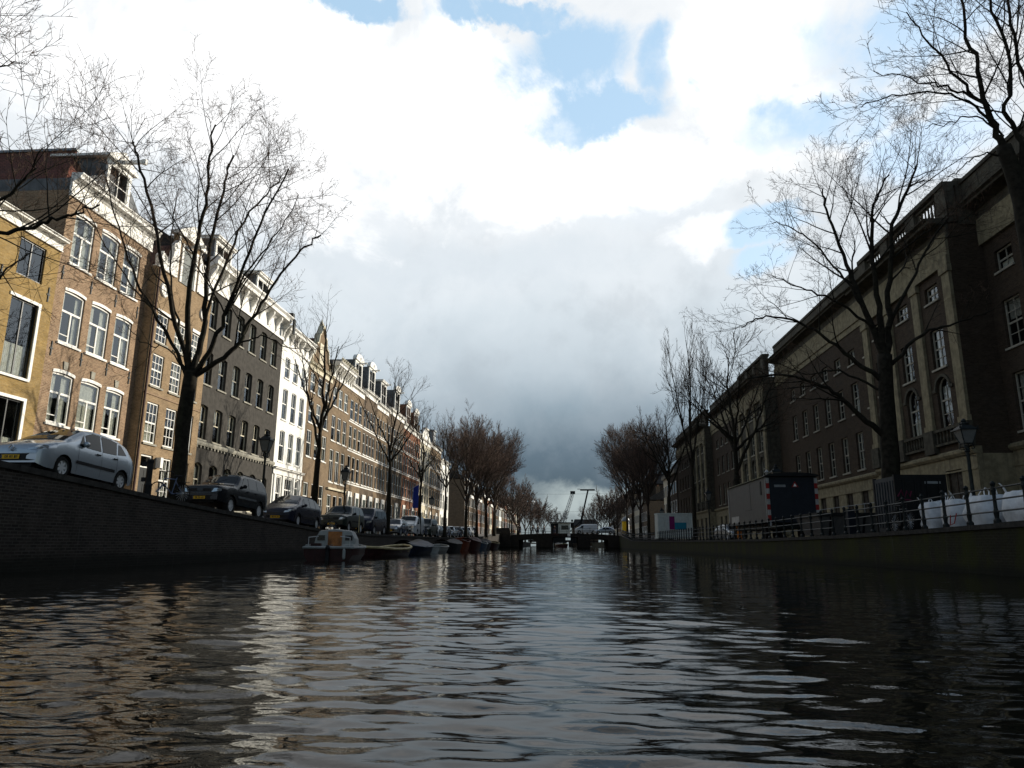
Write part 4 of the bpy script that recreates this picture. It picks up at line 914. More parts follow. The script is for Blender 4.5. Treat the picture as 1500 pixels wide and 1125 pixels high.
T1 = [([(-14.02, 25.4, 1.9), (-14.02, 25.4, 3.51), (-14.03, 25.4, 5.29), (-13.97, 25.4, 6.59), (-13.93, 25.4, 6.99)], 0.28, 0.23), ([(-13.96, 25.4, 6.8), (-14.7, 25.57, 8.52), (-15.68, 25.8, 11.15), (-17.02, 26.05, 14.87), (-17.9, 26.3, 16.9), (-18.3, 26.5, 17.4)], .15, .03),
 ([(-13.95, 25.4, 6.91), (-14.27, 25.28, 8.98), (-14.19, 25.13, 11.42), (-13.89, 24.97, 13.62), (-13.8, 24.79, 15.6), (-13.7, 24.6, 16.9)], .17, .03), ([(-13.87, 25.4, 6.91), (-13.79, 25.7, 9.1), (-14.16, 26.1, 11.81), (-14.0, 26.53, 15.0), (-14.05, 27.0, 17.0)], .17, .03),
 ([(-13.81, 25.4, 6.91), (-12.97, 25.17, 8.38), (-12.29, 24.88, 10.17), (-11.4, 24.55, 12.5), (-10.2, 24.2, 14.6)], .14, .025), ([(-13.92, 25.4, 6.7), (-13.02, 25.47, 7.37), (-12.28, 25.56, 8.13), (-12.04, 25.66, 8.84), (-11.31, 25.77, 10.34), (-10.29, 25.88, 12.0), (-9.5, 26.0, 12.7)], .15, .025),
 ([(-14.02, 25.4, 6.59), (-14.51, 25.17, 7.81), (-15.16, 24.87, 8.86), (-16.01, 24.53, 10.38), (-16.81, 24.18, 12.46), (-17.23, 23.8, 14.2)], .11, .02), ([(-13.88, 25.4, 6.99), (-13.69, 25.85, 9.99), (-13.14, 26.44, 13.13), (-12.4, 27.1, 15.2), (-12.1, 27.8, 16.4)], .10, .02),
 ([(-12.2, 25.4, 8.09), (-11.34, 25.51, 8.4), (-10.43, 25.65, 8.0), (-9.4, 25.8, 7.92)], .05, .012), ([(-13.97, 25.4, 6.59), (-15.02, 25.67, 7.95), (-16.21, 26.01, 8.26), (-17.58, 26.4, 9.38)], .05, .012),
 ([(-12.7, 25.1, 9.1), (-11.6, 24.6, 10.9), (-10.6, 24.3, 12.0), (-9.7, 24.0, 13.4)], .06, .015), ([(-14.5, 25.5, 8.2), (-15.6, 26.2, 10.6), (-16.2, 26.8, 13.2), (-16.4, 27.2, 15.6)], .07, .015), ([(-15.2, 24.9, 9.0), (-16.6, 24.7, 10.6), (-17.9, 24.4, 12.6), (-18.6, 24.2, 14.2)], .05, .012)]
R1 = [([(13.3, 30.0, 1.1), (13.2, 30.0, 3.03), (13.29, 30.0, 5.1), (13.39, 30.0, 7.1), (13.48, 30.0, 8.56)], .38, .27), ([(13.23, 30.0, 5.1), (12.24, 29.88, 5.88), (11.52, 29.73, 6.62), (10.42, 29.57, 7.26), (8.89, 29.39, 7.63), (7.6, 29.2, 7.36)], .18, .03),
 ([(13.36, 30.0, 7.39), (12.37, 30.13, 8.31), (11.4, 30.3, 9.26), (10.12, 30.49, 10.26), (8.73, 30.69, 10.47), (7.9, 30.9, 10.1)], .15, .02), ([(13.43, 30.0, 8.56), (12.82, 30.11, 11.01), (12.41, 30.26, 12.7), (11.92, 30.42, 15.04), (11.84, 30.6, 16.5)], .2, .03),
 ([(13.43, 30.0, 8.56), (13.37, 29.81, 11.2), (13.25, 29.56, 13.58), (13.4, 29.29, 15.02), (14.02, 29.0, 16.3)], .2, .03), ([(13.54, 30.0, 8.56), (14.05, 30.19, 11.32), (14.64, 30.44, 14.58), (15.8, 30.71, 16.83), (16.4, 31.0, 18.0)], .2, .03),
 ([(12.86, 30.0, 10.67), (12.12, 30.34, 12.36), (11.11, 30.78, 14.17), (10.27, 31.27, 15.08), (9.9, 31.8, 15.5)], .08, .015), ([(13.53, 30.0, 7.97), (14.95, 29.76, 9.36), (16.19, 29.45, 9.69), (17.41, 29.1, 10.14)], .12, .02),
 ([(13.16, 30.0, 9.75), (11.43, 29.6, 10.86), (9.9, 29.08, 11.3), (8.7, 28.5, 11.6)], .09, .015), ([(13.43, 30.0, 6.95), (11.79, 30.54, 7.97), (10.61, 31.23, 8.06), (9.42, 32.0, 8.82)], .08, .015), ([(13.72, 30.0, 9.74), (15.3, 30.4, 12.31), (16.99, 30.92, 14.75), (18.2, 31.5, 16.0)], .11, .02)]
R0 = [([(13.34, 20.0, 1.3), (13.4, 20.0, 5.89), (13.33, 20.0, 9.73), (13.25, 20.0, 10.91), (13.02, 20.0, 12.23)], .36, .19), ([(13.02, 20.0, 12.23), (12.83, 20.08, 13.41), (12.72, 20.17, 14.88), (12.65, 20.28, 16.53), (12.66, 20.4, 18.63)], .16, .03),
 ([(12.82, 20.0, 13.36), (12.21, 19.87, 14.03), (11.53, 19.7, 14.81), (10.86, 19.5, 15.75), (10.4, 19.3, 16.4)], .09, .015), ([(12.63, 20.0, 13.71), (11.92, 20.19, 14.33), (11.08, 20.43, 14.78), (9.9, 20.7, 15.4)], .07, .012),
 ([(12.9, 20.0, 12.79), (12.09, 19.75, 13.57), (10.99, 19.43, 13.73), (9.6, 19.08, 13.4), (8.5, 18.7, 12.9)], .07, .012), ([(13.33, 20.0, 9.73), (13.43, 19.86, 12.24), (13.03, 19.67, 13.13), (13.24, 19.46, 14.45), (12.89, 19.23, 15.9), (12.63, 19.0, 17.83)], .13, .03),
 ([(13.4, 20.0, 8.28), (14.18, 20.19, 11.53), (14.23, 20.44, 14.88), (14.28, 20.71, 17.29), (14.81, 21.0, 19.59)], .13, .03), ([(13.16, 20.0, 11.89), (12.46, 20.08, 12.07), (11.89, 20.18, 11.71), (11.53, 20.3, 11.45)], .05, .01), ([(13.06, 20.0, 12.56), (12.53, 20.24, 13.42), (11.89, 20.55, 13.41), (11.25, 20.9, 13.42)], .05, .01)]
L0 = [([(-15.45, 13.0, 2.2), (-15.92, 13.0, 6.14), (-16.01, 13.0, 8.48)], .34, .2), ([(-15.62, 13.0, 5.83), (-13.67, 13.03, 6.11), (-12.46, 13.08, 6.62), (-11.66, 13.13, 6.93), (-10.84, 13.18, 7.17), (-10.3, 13.24, 7.4), (-9.7, 13.3, 7.65)], .11, .018), ([(-15.87, 13.0, 7.21), (-13.71, 12.91, 7.58), (-12.05, 12.8, 7.32), (-11.13, 12.67, 7.69), (-10.7, 12.54, 8.1), (-10.4, 12.4, 8.5)], .08, .012),
 ([(-16.01, 13.0, 8.48), (-14.67, 13.08, 9.97), (-13.29, 13.17, 10.66), (-12.8, 13.28, 11.0), (-12.3, 13.4, 11.3)], .08, .012), ([(-16.01, 13.0, 8.48), (-15.19, 12.92, 11.6), (-13.9, 12.83, 12.6), (-13.0, 12.72, 11.9), (-12.5, 12.6, 11.4)], .08, .012), ([(-15.69, 13.0, 6.44), (-13.24, 13.17, 5.55), (-12.15, 13.39, 5.91), (-11.8, 13.64, 6.4), (-11.6, 13.9, 6.9)], .06, .012)]
def hero(data, seed, label, loc, thin=.8, **kw):
    t = Tree(seed, **kw); t.stem(data[0][0], data[0][1], data[0][2])
    for l in data[1:]: t.limb(l[0], l[1]*thin, l[2])
    return t.build(loc, label)
hero(T1, 3, 'large bare tree beside the silver car, its limbs spread before the brown houses', (-14.02, 25.4, zl(25.4)), dens=.92, up=.17, spread=.92, twig=.0065, childr=.46)
hero(R1, 4, 'large dark bare tree behind the dark site container on the right quay', (13.3, 30, zr(30)), dens=1.0, up=.14, spread=.9, twig=.0065, childr=.48)
hero(R0, 5, 'bare tree leaning in from the upper right corner of the photo', (13.34, 20, zr(20)), thin=.66, dens=1.15, up=.12, spread=.9, twig=.006, childr=.46)
hero(L0, 6, 'bare tree reaching in over the yellow brick house from the left edge', (-15.45, 13, zl(13)), dens=1.0, up=.2, spread=.9, twig=.005, childr=.46)
def gen(seed, H, fork, nl, wid, lean=0, thick=1.0, **kw):
    """a tree standing at the origin: trunk, then nl main limbs fanning into a vase crown"""
    t = Tree(seed, **kw); r = t.r; r0 = .022*H*thick
    t.stem([(0, 0, -.15), (r.uniform(-.05, .05), 0, fork*.5), (lean*.3, 0, fork)], r0, r0*.72)
    t.limb([(lean*.3, 0, fork-.1), (lean*.5+r.uniform(-.2, .2), r.uniform(-.2, .2), fork+(H-fork)*.4), (lean+r.uniform(-.4, .4), r.uniform(-.4, .4), fork+(H-fork)*.75), (lean, 0, H)], r0*.6, .03)
    for i in range(nl):
        th = 2*math.pi*(i+r.uniform(-.25, .25))/nl; z0 = fork+(H-fork)*r.uniform(-.02, .3); w = wid*r.uniform(.7, 1.05); hz = H*r.uniform(.72, .95); c, q = math.cos(th), math.sin(th)
        t.limb([(lean*.4, 0, z0), (lean*.5+c*w*.35, q*w*.35, z0+(hz-z0)*.33), (lean*.7+c*w*.7, q*w*.7, z0+(hz-z0)*.68), (lean+c*w, q*w, hz)], r0*r.uniform(.35, .5), .025)
    return t
def place(t, loc, label, group, rot=0, sc=(1, 1, 1), twig='twig'):
    e = t.build((0, 0, 0), label, group, twig); e.location = loc; e.rotation_euler = (0, 0, rot); e.scale = sc; return e
GL, GR = 'bare trees along the left quay', 'bare trees along the right quay'
# slender tree left, pixel-led limbs kept simple
t = gen(21, 13.9, 4.6, 5, 2.2, thick=.7, dens=.75, up=.25, spread=.9, lv=3, twig=.007); place(t, (-14, 40.2, zl(40.2)), 'slender bare tree rising in front of the white painted house', GL, .4, (.95, .95, .87))
t = gen(22, 12.5, 4.2, 6, 3.0, thick=.8, dens=.95, up=.35, spread=.8, lv=3, twig=.009); e = place(t, (-14, 57.5, zl(57.5)), 'thin bare tree in front of the dark brown row, beside the dark van', GL, 1)
dup(e, (-14.1, 71, zl(71)), (0, 0, 2.4), (.95, .95, .95), 'thin bare tree behind the white van on the left quay'); dup(e, (-14.0, 86, zl(86)), (0, 0, 4.1), (1, 1, 1.02), 'thin bare tree near the blue banner on the left quay')
# dense far crowns
D1 = gen(31, 18.5, 4.5, 12, 5.2, thick=.75, dens=1.15, up=.30, spread=.75, lv=3, twig=.016, seglen=(.8, .6, .45, .35, .3), childr=.48); e = place(D1, (-14, 105, zl(105)), 'tall dense bare tree, nearest of the clump left of the bridge', GL, 0, (.88, .88, .90), 'twig_red')
for (y, x, rot, sc, lab) in ((113, -13.4, 1.3, .86, 'dense reddish bare tree, second of the clump left of the bridge'), (124, -13.1, 2.9, .92, 'dense reddish bare tree, third of the clump left of the bridge'), (136, -12.9, 4.4, .98, 'dense reddish bare tree overhanging the water just before the bridge'), (146, -13.6, 5.5, .85, 'smaller dense bare tree at the left bridge head')):
    dup(e, (x, y, zl(y)), (0, 0, rot), (sc, sc, sc), lab)
D2 = gen(32, 18.0, 4.0, 12, 5.2, thick=.75, dens=1.15, up=.30, spread=.75, lv=3, twig=.016, seglen=(.8, .6, .45, .35, .3), childr=.48); e = place(D2, (13.0, 112, zr(112)), 'dark dense bare tree, nearest of the clump right of the bridge', GR, 0, (.95, .95, .95), 'twig_red')
for (y, x, rot, sc, lab) in ((122, 12.8, 1.1, 1.0, 'dark dense bare tree, second of the clump right of the bridge'), (133, 12.6, 2.2, 1.05, 'dark dense bare tree, third of the clump right of the bridge'), (146, 12.7, 3.5, .98, 'dark dense bare tree behind the yellow advertising column')):
    dup(e, (x, y, zr(y)), (0, 0, rot), (sc, sc, sc), lab)
t = gen(41, 21.0, 6.5, 6, 2.9, thick=.5, dens=.8, up=.5, spread=.6, lv=3, twig=.012); place(t, (13.3, 75, zr(75)), 'very tall slim bare tree rising above the roof of the stone building', GR, .3)
t = gen(42, 14.5, 5, 7, 4.6, dens=.95, up=.25, spread=.85, lv=3, twig=.016); e = place(t, (13.6, 57.5, zr(57.5)), 'dark bare tree behind the grey construction trailer', GR, .9)
dup(e, (13.4, 93, zr(93)), (0, 0, 2.2), (1, 1, 1.1), 'bare tree standing beside the white site cabin')
# far trees beyond the bridge
GF = 'far bare trees beyond the bridge'
D3 = gen(51, 13, 3.2, 9, 5.4, dens=.75, up=.4, spread=.75, lv=3, twig=.04, seglen=(.9, .8, .6, .5, .4)); e = place(D3, (-13, 186, zl(186)), 'brown bare tree in the row beyond the bridge', GF, 0, (1, 1, 1.05), 'twig_red')
for i, (x, y, s_) in enumerate(((-12.5, 200, 1.0), (-13, 216, 1.05), (-12, 232, .95), (-11, 250, 1.0), (-9.5, 272, .9), (14, 190, .9), (14.5, 210, 1.0), (15, 236, .95), (-8, 296, 1.0), (-3.5, 318, .95), (14, 268, 1.05), (12.5, 300, 1.0))): dup(e, (x, y, 1.6), (0, 0, i*1.7), (s_, s_, s_), 'brown bare tree in the row beyond the bridge')
print('tree done')
# ---------------------------------------------------------------- vehicles
def wheel(root, x, y, r, out, spokes=6, w=.2, rim='alloy'):
    b = MB(); b.lathe([(r*.62, -w/2), (r*.90, -w/2), (r, -w*.32), (r, w*.32), (r*.90, w/2), (r*.62, w/2)], (0, 0, 0), 1, 28, False)
    wh = empty('wheel', (x, y, r), None, None); wh.parent = root
    b.build('tyre', 'rubber', wh)
    b = MB(); f = out*w*.40
    b.m = 1; b.lathe([(.02, f*.3), (r*.63, f*.3)], (0, 0, 0), 1, 24); b.m = 0
    pr = [(r*.56, f*.85), (r*.66, f*1.12), (r*.66, f*.2), (r*.60, f*.2)]; b.lathe(pr, (0, 0, 0), 1, 28, False); b.lathe([(.001, f*1.02), (r*.17, f*1.0), (r*.19, f*.5)], (0, 0, 0), 1, 14)
    for k in range(spokes):
        t = 2*math.pi*k/spokes; c, s = math.cos(t), math.sin(t); a0, a1 = r*.10, r*.14
        q = [(c*r*.12-s*a0, f*.55, s*r*.12+c*a0), (c*r*.12+s*a0, f*.55, s*r*.12-c*a0), (c*r*.60+s*a1, f*.5, s*r*.60-c*a1), (c*r*.60-s*a1, f*.5, s*r*.60+c*a1)]
        b.hexa(q+[(p[0], f*1.0, p[2]) for p in q])
    b.build('rim', [rim, 'trim_black'], wh)
    return wh
def car(loc, rot, label, L, Wd, prof, belt, sill, wx, wr, col, wins, ws, rw, group, name='parked_car', tumble=.26, front=None, plate=True, moulding=True, rim='alloy', roofrail=False, cat='car', lamps='lens', nose=.5, plate_txt=None, tall=False, cladding=None):
    """x runs from the nose to the tail; prof: roofline (x,z); wins: side window outlines; ws/rw: windscreen and rear screen x ranges"""
    root = empty(name, loc, label, cat, group, rot); hw = Wd/2; Hm = max(z for x, z in prof)
    zt = lambda x: interp(prof, x); zb = lambda x: interp(belt, x)
    def plan(x): return 1-.20*max(0, 1-x/nose)**2.4-.12*max(0, 1-(L-x)/.55)**2.2
    def yw(x, z):
        B = zb(x); f = 1-.05*max(0, (B*.62-z)/(B*.62))**2-.035*max(0, (z-B*.62)/(B*.38) if z < B else 1)**2
        if z > B: f -= tumble*(z-B)/max(.3, Hm-B)*1.0
        return hw*plan(x)*f
    xs = set([0, .03, .08, .16, .28, .42, L-.42, L-.25, L-.12, L-.04, L]); n = 44
    for i in range(n+1): xs.add(round(L*i/n, 3))
    ra = wr*1.16
    for w in wx:
        for k in range(13): xs.add(round(w-ra*math.cos(math.pi*k/12), 4))
    for p in prof: xs.add(p[0])
    xs = sorted(x for x in xs if 0 <= x <= L)
    def zbot(x):
        z = sill+.10*max(0, 1-x/.35)**2+.12*max(0, 1-(L-x)/.4)**2
        for w in wx:
            if abs(x-w) < ra-1e-6: z = max(z, wr+math.sqrt(max(0, ra*ra-(x-w)**2)))
        return z
    K = 13; b = MB(); cols = []
    for x in xs:
        z0, z1 = zbot(x), max(zt(x), zbot(x)+.02); col_ = []
        for k in range(K+1):
            f = k/K; z = z0+(z1-z0)*f; y = yw(x, z)
            if f > .86: y *= 1-.10*((f-.86)/.14)**2
            z -= .0; col_.append((x, y, z))
        cols.append(col_)
    idx = {}
    for sg in (1, -1):
        for i, c in enumerate(cols):
            for k, p in enumerate(c): idx[(sg, i, k)] = len(b.v); b.v.append((p[0], sg*p[1], p[2]))
    NT_ = 7
    for i, c in enumerate(cols):
        x, y, z = c[-1]
        for j in range(1, NT_):
            f = j/NT_; yy = y*(1-2*f); idx[('t', i, j)] = len(b.v); b.v.append((x, yy, z+.055*(1-(1-2*f)**2)**.8*(1 if zt(x) > .3 else 0)))
        idx[('t', i, 0)] = idx[(1, i, K)]; idx[('t', i, NT_)] = idx[(-1, i, K)]
    def F(*k): b.f.append(tuple(idx[q] for q in k)); b.mi.append(b.m)
    for i in range(len(cols)-1):
        for k in range(K): F((1, i, k), (1, i+1, k), (1, i+1, k+1), (1, i, k+1)); F((-1, i, k), (-1, i, k+1), (-1, i+1, k+1), (-1, i+1, k))
        for j in range(NT_): F(('t', i, j), ('t', i+1, j), ('t', i+1, j+1), ('t', i, j+1))
    for i in (0, len(cols)-1):
        for k in range(K): F((1, i, k), (1, i, k+1), (-1, i, k+1), (-1, i, k))
        for j in range(NT_-1): b.f.append((idx[('t', i, j)], idx[('t', i, j+1)], idx[('t', i, NT_)])); b.mi.append(0)
    # floor and wheel houses
    b.m = 1; b.box(.25, L-.25, -hw*.72, hw*.72, sill+.02, min(zb(L/2)-.05, .85))
    b.box(.12, L-.12, -hw*.60, hw*.60, sill+.01, sill+.3)
    body = b.build('body', [col, 'trim_black'], root, smooth=True)
    md = body.modifiers.new('edge', 'EDGE_SPLIT'); md.split_angle = R(38)
    off = .009
    def side(poly, name, mat, sg, o=off, par=None, d=.0):
        # refine outline then fan
        out = []
        for p, q in zip(poly, poly[1:]+poly[:1]):
            for k in range(4): out.append((p[0]+(q[0]-p[0])*k/4, p[1]+(q[1]-p[1])*k/4))
        cx_, cz_ = sum(p[0] for p in out)/len(out), sum(p[1] for p in out)/len(out); m = MB()
        for p, q in zip(out, out[1:]+out[:1]):
            P_ = [(x, sg*(yw(x, z)+o), z) for x, z in (p, q)]; m2 = [((x+cx_)/2, (z+cz_)/2) for x, z in (p, q)]; Q_ = [(x, sg*(yw(x, z)+o), z) for x, z in m2]
            m.face([P_[0], P_[1], Q_[1], Q_[0]]); m.face([Q_[0], Q_[1], (cx_, sg*(yw(cx_, cz_)+o), cz_)])
        return m.build(name, mat, par or root, smooth=True, face=(0, sg, 0))
    for sg in (1, -1):
        for w in wins: side(w, 'side_window', 'car_glass', sg)
    def screen(x0, x1, name, lo=.0, hi=1., inset=.07):
        m = MB(); n = 6; g = []
        for i in range(n+1):
            x = x0+(x1-x0)*i/n; z = zt(x); y = yw(x, z)*.90-inset; row = []
            for j in range(9):
                f = j/8; yy = y*(1-2*f); row.append((x-.006*(1 if x1 > x0 else -1), yy, z+.012+.055*(1-(yy/(yw(x, z)*.9))**2)**.8))
            g.append(row)
        for i in range(n):
            for j in range(8): m.face([g[i][j], g[i+1][j], g[i+1][j+1], g[i][j+1]])
        return m.build(name, 'car_glass', root, smooth=True, face=(0, 0, 1))
    screen(*ws, 'windscreen'); screen(*rw, 'rear_window')
    def xf(y, z):          # nose surface at height z, half width y
        p = min(.999, abs(y)/(hw*.985)); t = (1-p)/.20
        return max(0, nose*(1-min(1, max(0, 1-t))**(0) ) if False else nose*(1-((1-p)/.20)**(1/2.4)) if p > .80 else 0)
    def nosepatch(poly, name, mat, o=.010, par=None):
        m = MB(); n = len(poly); out = []
        for p, q in zip(poly, poly[1:]+poly[:1]):
            for k in range(5): out.append((p[0]+(q[0]-p[0])*k/5, p[1]+(q[1]-p[1])*k/5))
        cy, cz = sum(p[0] for p in out)/len(out), sum(p[1] for p in out)/len(out)
        def X(y, z):
            if z > prof[0][1]:
                xr = 0
                for (xa, za), (xb, zb_) in zip(prof, prof[1:]):
                    if za <= z <= zb_ and zb_ > za: xr = xa+(xb-xa)*(z-za)/(zb_-za); break
            else: xr = 0
            return max(xf(y, z), xr)-o
        for p, q in zip(out, out[1:]+out[:1]):
            m.face([(X(*p), p[0], p[1]), (X(*q), q[0], q[1]), (X((q[0]+cy)/2, (q[1]+cz)/2), (q[0]+cy)/2, (q[1]+cz)/2), (X((p[0]+cy)/2, (p[1]+cz)/2), (p[0]+cy)/2, (p[1]+cz)/2)])
            m.face([(X((p[0]+cy)/2, (p[1]+cz)/2), (p[0]+cy)/2, (p[1]+cz)/2), (X((q[0]+cy)/2, (q[1]+cz)/2), (q[0]+cy)/2, (q[1]+cz)/2), (X(cy, cz), cy, cz)])
        return m.build(name, mat, par or root, face=(-1, 0, 0))
    fr = front or {}
    hz0, hz1 = fr.get('lamp_z', (prof[0][1]-.12, prof[0][1]+.06)); hy0, hy1 = fr.get('lamp_y', (hw*.52, hw*.93))
    for sg in (1, -1):
        nosepatch([(sg*hy0, hz0), (sg*hy1, hz0+.05), (sg*hy1, hz1), (sg*(hy0+.08), hz1)], 'headlight', lamps)
    gz0, gz1 = fr.get('grille_z', (prof[0][1]-.13, prof[0][1])); gy = fr.get('grille_y', hw*.48)
    nosepatch([(-gy, gz0), (gy, gz0), (gy, gz1), (-gy, gz1)], 'grille', 'trim_black', .008)
    bz0, bz1 = fr.get('bumper_z', (.38, .52)); nosepatch([(-hw*.9, bz0+.03), (-hw*.6, bz0), (hw*.6, bz0), (hw*.9, bz0+.03), (hw*.93, bz1), (-hw*.93, bz1)], 'bumper_strip', 'trim_black', .012)
    if fr.get('badge'):
        m = MB(); x = -.025; z = (gz0+gz1)/2+.01
        m.torus((x, 0, z), .075, .016, 0, 4, 6); m.build('badge', 'chrome', root)
        nosepatch([(-.12, gz0-.02), (.12, gz0-.02), (.16, gz1+.01), (-.16, gz1+.01)], 'grille_centre', col, .014)
    if plate:
        z = fr.get('plate_z', .44); m = MB(); m.m = 0; m.box(-.035, -.018, -.26, .26, z-.055, z+.055); m.m = 1; m.box(-.037, -.0352, .215, .258, z-.05, z+.05)
        m.m = 2; r5 = random.Random(len(label)); u = -.215
        for k, gl in enumerate((1, 1, 0, 1, 1, 0, 1, 1)):     # small dark characters too fine to read
            if gl: 
                m.box(-.037, -.0352, u, u+.012, z-.035, z+.035); m.box(-.037, -.0352, u+.028, u+.04, z-.035, z+.035)
                m.box(-.037, -.0352, u+.0122, u+.0278, z+r5.choice((-.035, -.006, .023)), z+r5.choice((-.02, .008, .035)) if False else z+.035 if r5.random() < .5 else z+.03)
            u += .052 if gl else .03
        m.build('number_plate', ['plate_yellow', 'boat_blue', 'plate_ink'], root)
    for sg in (1, -1):
        x = ws[1]*.35+ws[0]*.65 if not tall else ws[0]+.25; x = fr.get('mirror_x', x); z = zb(x)+.10; y = sg*(yw(x, z)+.10)
        m = MB(); m.lathe([(.03, -.07), (.075, -.05), (.085, .0), (.08, .05), (.05, .065)], (x, y, z), 0, 10); m.tube([(x+.03, sg*(yw(x, z)-.02), z-.06), (x, y, z-.04)], .025, 6); m.build('mirror', 'trim_black' if tall else col, root, smooth=True)
        for hx in fr.get('handles', (L*.50, L*.72)):
            z2 = zb(hx)-.10; y2 = sg*(yw(hx, z2)+.012); m = MB(); m.box(hx-.09, hx+.09, min(y2, y2+sg*.025), max(y2, y2+sg*.025), z2-.017, z2+.017); m.build('door_handle', 'trim_black' if col in ('silver',) else col, root)
        if moulding:
            zz = sill+.30; x0, x1 = wx[0]+ra+.12, wx[1]-ra-.06; side([(x0, zz), (x1, zz), (x1, zz+.085), (x0, zz+.085)], 'side_moulding', cladding or 'trim_black', sg, .016)
        for dx in fr.get('seams', (L*.36, L*.57)):
            side([(dx, sill+.06), (dx+.008, sill+.06), (dx+.012, zb(dx)), (dx+.004, zb(dx))], 'door_seam', 'trim_black', sg, .003)
        y = sg*hw*.78; m = MB(); m.box(L-.03, L+.012, min(y, y-sg*.22), max(y, y-sg*.22), zb(L)*.78, zb(L)*1.05); m.build('tail_lamp', 'red', root)
        for w in wx: wheel(root, w, sg*(hw-.105-.02), wr, sg, 7, rim=rim)
        if roofrail: m = MB(); a = ws[1]+.2; m.tube([(a, sg*(yw(a, zt(a))*.86), zt(a)+.0), (a+.1, sg*yw(a, zt(a))*.86, zt(a)+.07), (rw[0]-.3, sg*yw(rw[0], zt(rw[0]))*.86, zt(rw[0]-.3)+.06), (rw[0]-.15, sg*yw(rw[0], zt(rw[0]))*.86, zt(rw[0]-.15))], .018, 6); m.build('roof_rail', 'trim_black', root)
    m = MB(); m.tube([(ws[0]+.05, .3, zt(ws[0]+.05)+.06), (ws[0]+.35, -.25, zt(ws[0]+.35)+.07)], .008, 4); m.build('wiper', 'trim_black', root)
    return root
GC = 'cars parked along the left quay'
def slope(y): return math.atan2(zl(y+1.4)-zl(y-1.4), 2.8)
def lcar(y, x, *a, yaw=0, **k):    # nose towards the viewer, tail away
    Lc = a[1]; rot = (0, -slope(y+Lc/2), math.pi/2+yaw)
    return car((x, y, zl(y+Lc/2)+math.tan(-slope(y+Lc/2))*Lc/2+.004), Matrix.Rotation(math.pi/2+yaw, 3, 'Z').__matmul__(Matrix.Rotation(-slope(y+Lc/2), 3, 'Y')).to_euler(), *a, group=GC, **k)
MPV = dict(prof=[(0, .60), (.03, .72), (.14, .82), (.5, .94), (.95, 1.07), (1.25, 1.24), (1.85, 1.53), (2.3, 1.60), (2.9, 1.615), (3.5, 1.56), (3.85, 1.45), (4.08, 1.18), (4.2, 1.0), (4.26, .7)],
           belt=[(0, .78), (.9, .98), (4.3, 1.05)], sill=.21, wx=(.86, 3.55), wr=.31, ws=(.98, 1.82), rw=(3.86, 4.10),
           wins=[[(1.42, 1.02), (1.68, 1.02), (1.72, 1.40)], [(1.75, 1.02), (2.42, 1.03), (2.50, 1.52), (2.15, 1.52), (1.80, 1.40)], [(2.50, 1.03), (3.18, 1.06), (3.34, 1.47), (3.0, 1.52), (2.58, 1.525)], [(3.27, 1.08), (3.72, 1.13), (3.55, 1.40), (3.42, 1.44)]])
lcar(18.0, -14.62, 'silver people carrier with a yellow plate, parked in front of the brown arched house', 4.26, 1.78, MPV['prof'], MPV['belt'], .21, MPV['wx'], .31, 'silver', MPV['wins'], MPV['ws'], MPV['rw'],
     front=dict(badge=True, lamp_z=(.64, .80), lamp_y=(.42, .84), grille_z=(.64, .74), grille_y=.42, bumper_z=(.36, .55), plate_z=.455, handles=(2.28, 3.12), seams=(1.40, 2.46, 3.22), mirror_x=1.62), name='parked_car')
SUV = dict(prof=[(0, .82), (.03, 1.02), (.12, 1.08), (.6, 1.13), (1.35, 1.19), (1.55, 1.30), (2.05, 1.70), (2.5, 1.79), (3.5, 1.80), (4.3, 1.75), (4.55, 1.60), (4.72, 1.2), (4.78, .9)], belt=[(0, 1.0), (1.3, 1.14), (4.8, 1.18)],
           wins=[[(1.78, 1.20), (2.46, 1.20), (2.50, 1.68), (2.22, 1.67)], [(2.56, 1.20), (3.36, 1.21), (3.38, 1.70), (2.60, 1.69)], [(3.46, 1.22), (4.42, 1.24), (4.22, 1.64), (3.48, 1.70)]])
lcar(28.2, -14.62, 'large black off-road car parked just beyond the first big tree', 4.78, 1.9, SUV['prof'], SUV['belt'], .42, (.92, 3.76), .37, 'car_black', SUV['wins'], (1.42, 2.08), (4.42, 4.70), tumble=.20, tall=True, cladding='car_grey',
     front=dict(lamp_z=(.82, .98), lamp_y=(.50, .85), grille_z=(.84, .97), grille_y=.46, bumper_z=(.50, .70), plate_z=.60, handles=(2.38, 3.28), seams=(1.62, 2.5, 3.42), mirror_x=1.95), roofrail=True)
BIG = dict(prof=[(0, .62), (.03, .76), (.14, .86), (.5, 1.0), (.95, 1.14), (1.3, 1.34), (1.9, 1.64), (2.4, 1.71), (3.3, 1.72), (4.0, 1.66), (4.35, 1.55), (4.55, 1.2), (4.64, 1.0), (4.68, .7)], belt=[(0, .82), (.9, 1.04), (4.7, 1.12)],
           wins=[[(1.45, 1.08), (1.75, 1.08), (1.80, 1.50)], [(1.84, 1.08), (2.55, 1.09), (2.62, 1.62), (2.25, 1.61), (1.90, 1.52)], [(2.64, 1.10), (3.45, 1.12), (3.48, 1.61), (2.71, 1.63)], [(3.55, 1.13), (4.28, 1.18), (4.10, 1.50), (3.58, 1.60)]])
e5 = lcar(36.1, -14.62, 'dark navy people carrier with bright headlamps, right behind the black off-road car', 4.68, 1.84, BIG['prof'], BIG['belt'], .21, (.92, 3.79), .32, 'car_navy', BIG['wins'], (1.05, 1.9), (4.36, 4.58), front=dict(lamp_z=(.66, .84), lamp_y=(.44, .87), grille_z=(.62, .72), grille_y=.42, bumper_z=(.40, .52), handles=(2.48, 3.38), seams=(1.48, 2.60, 3.50), mirror_x=1.7))
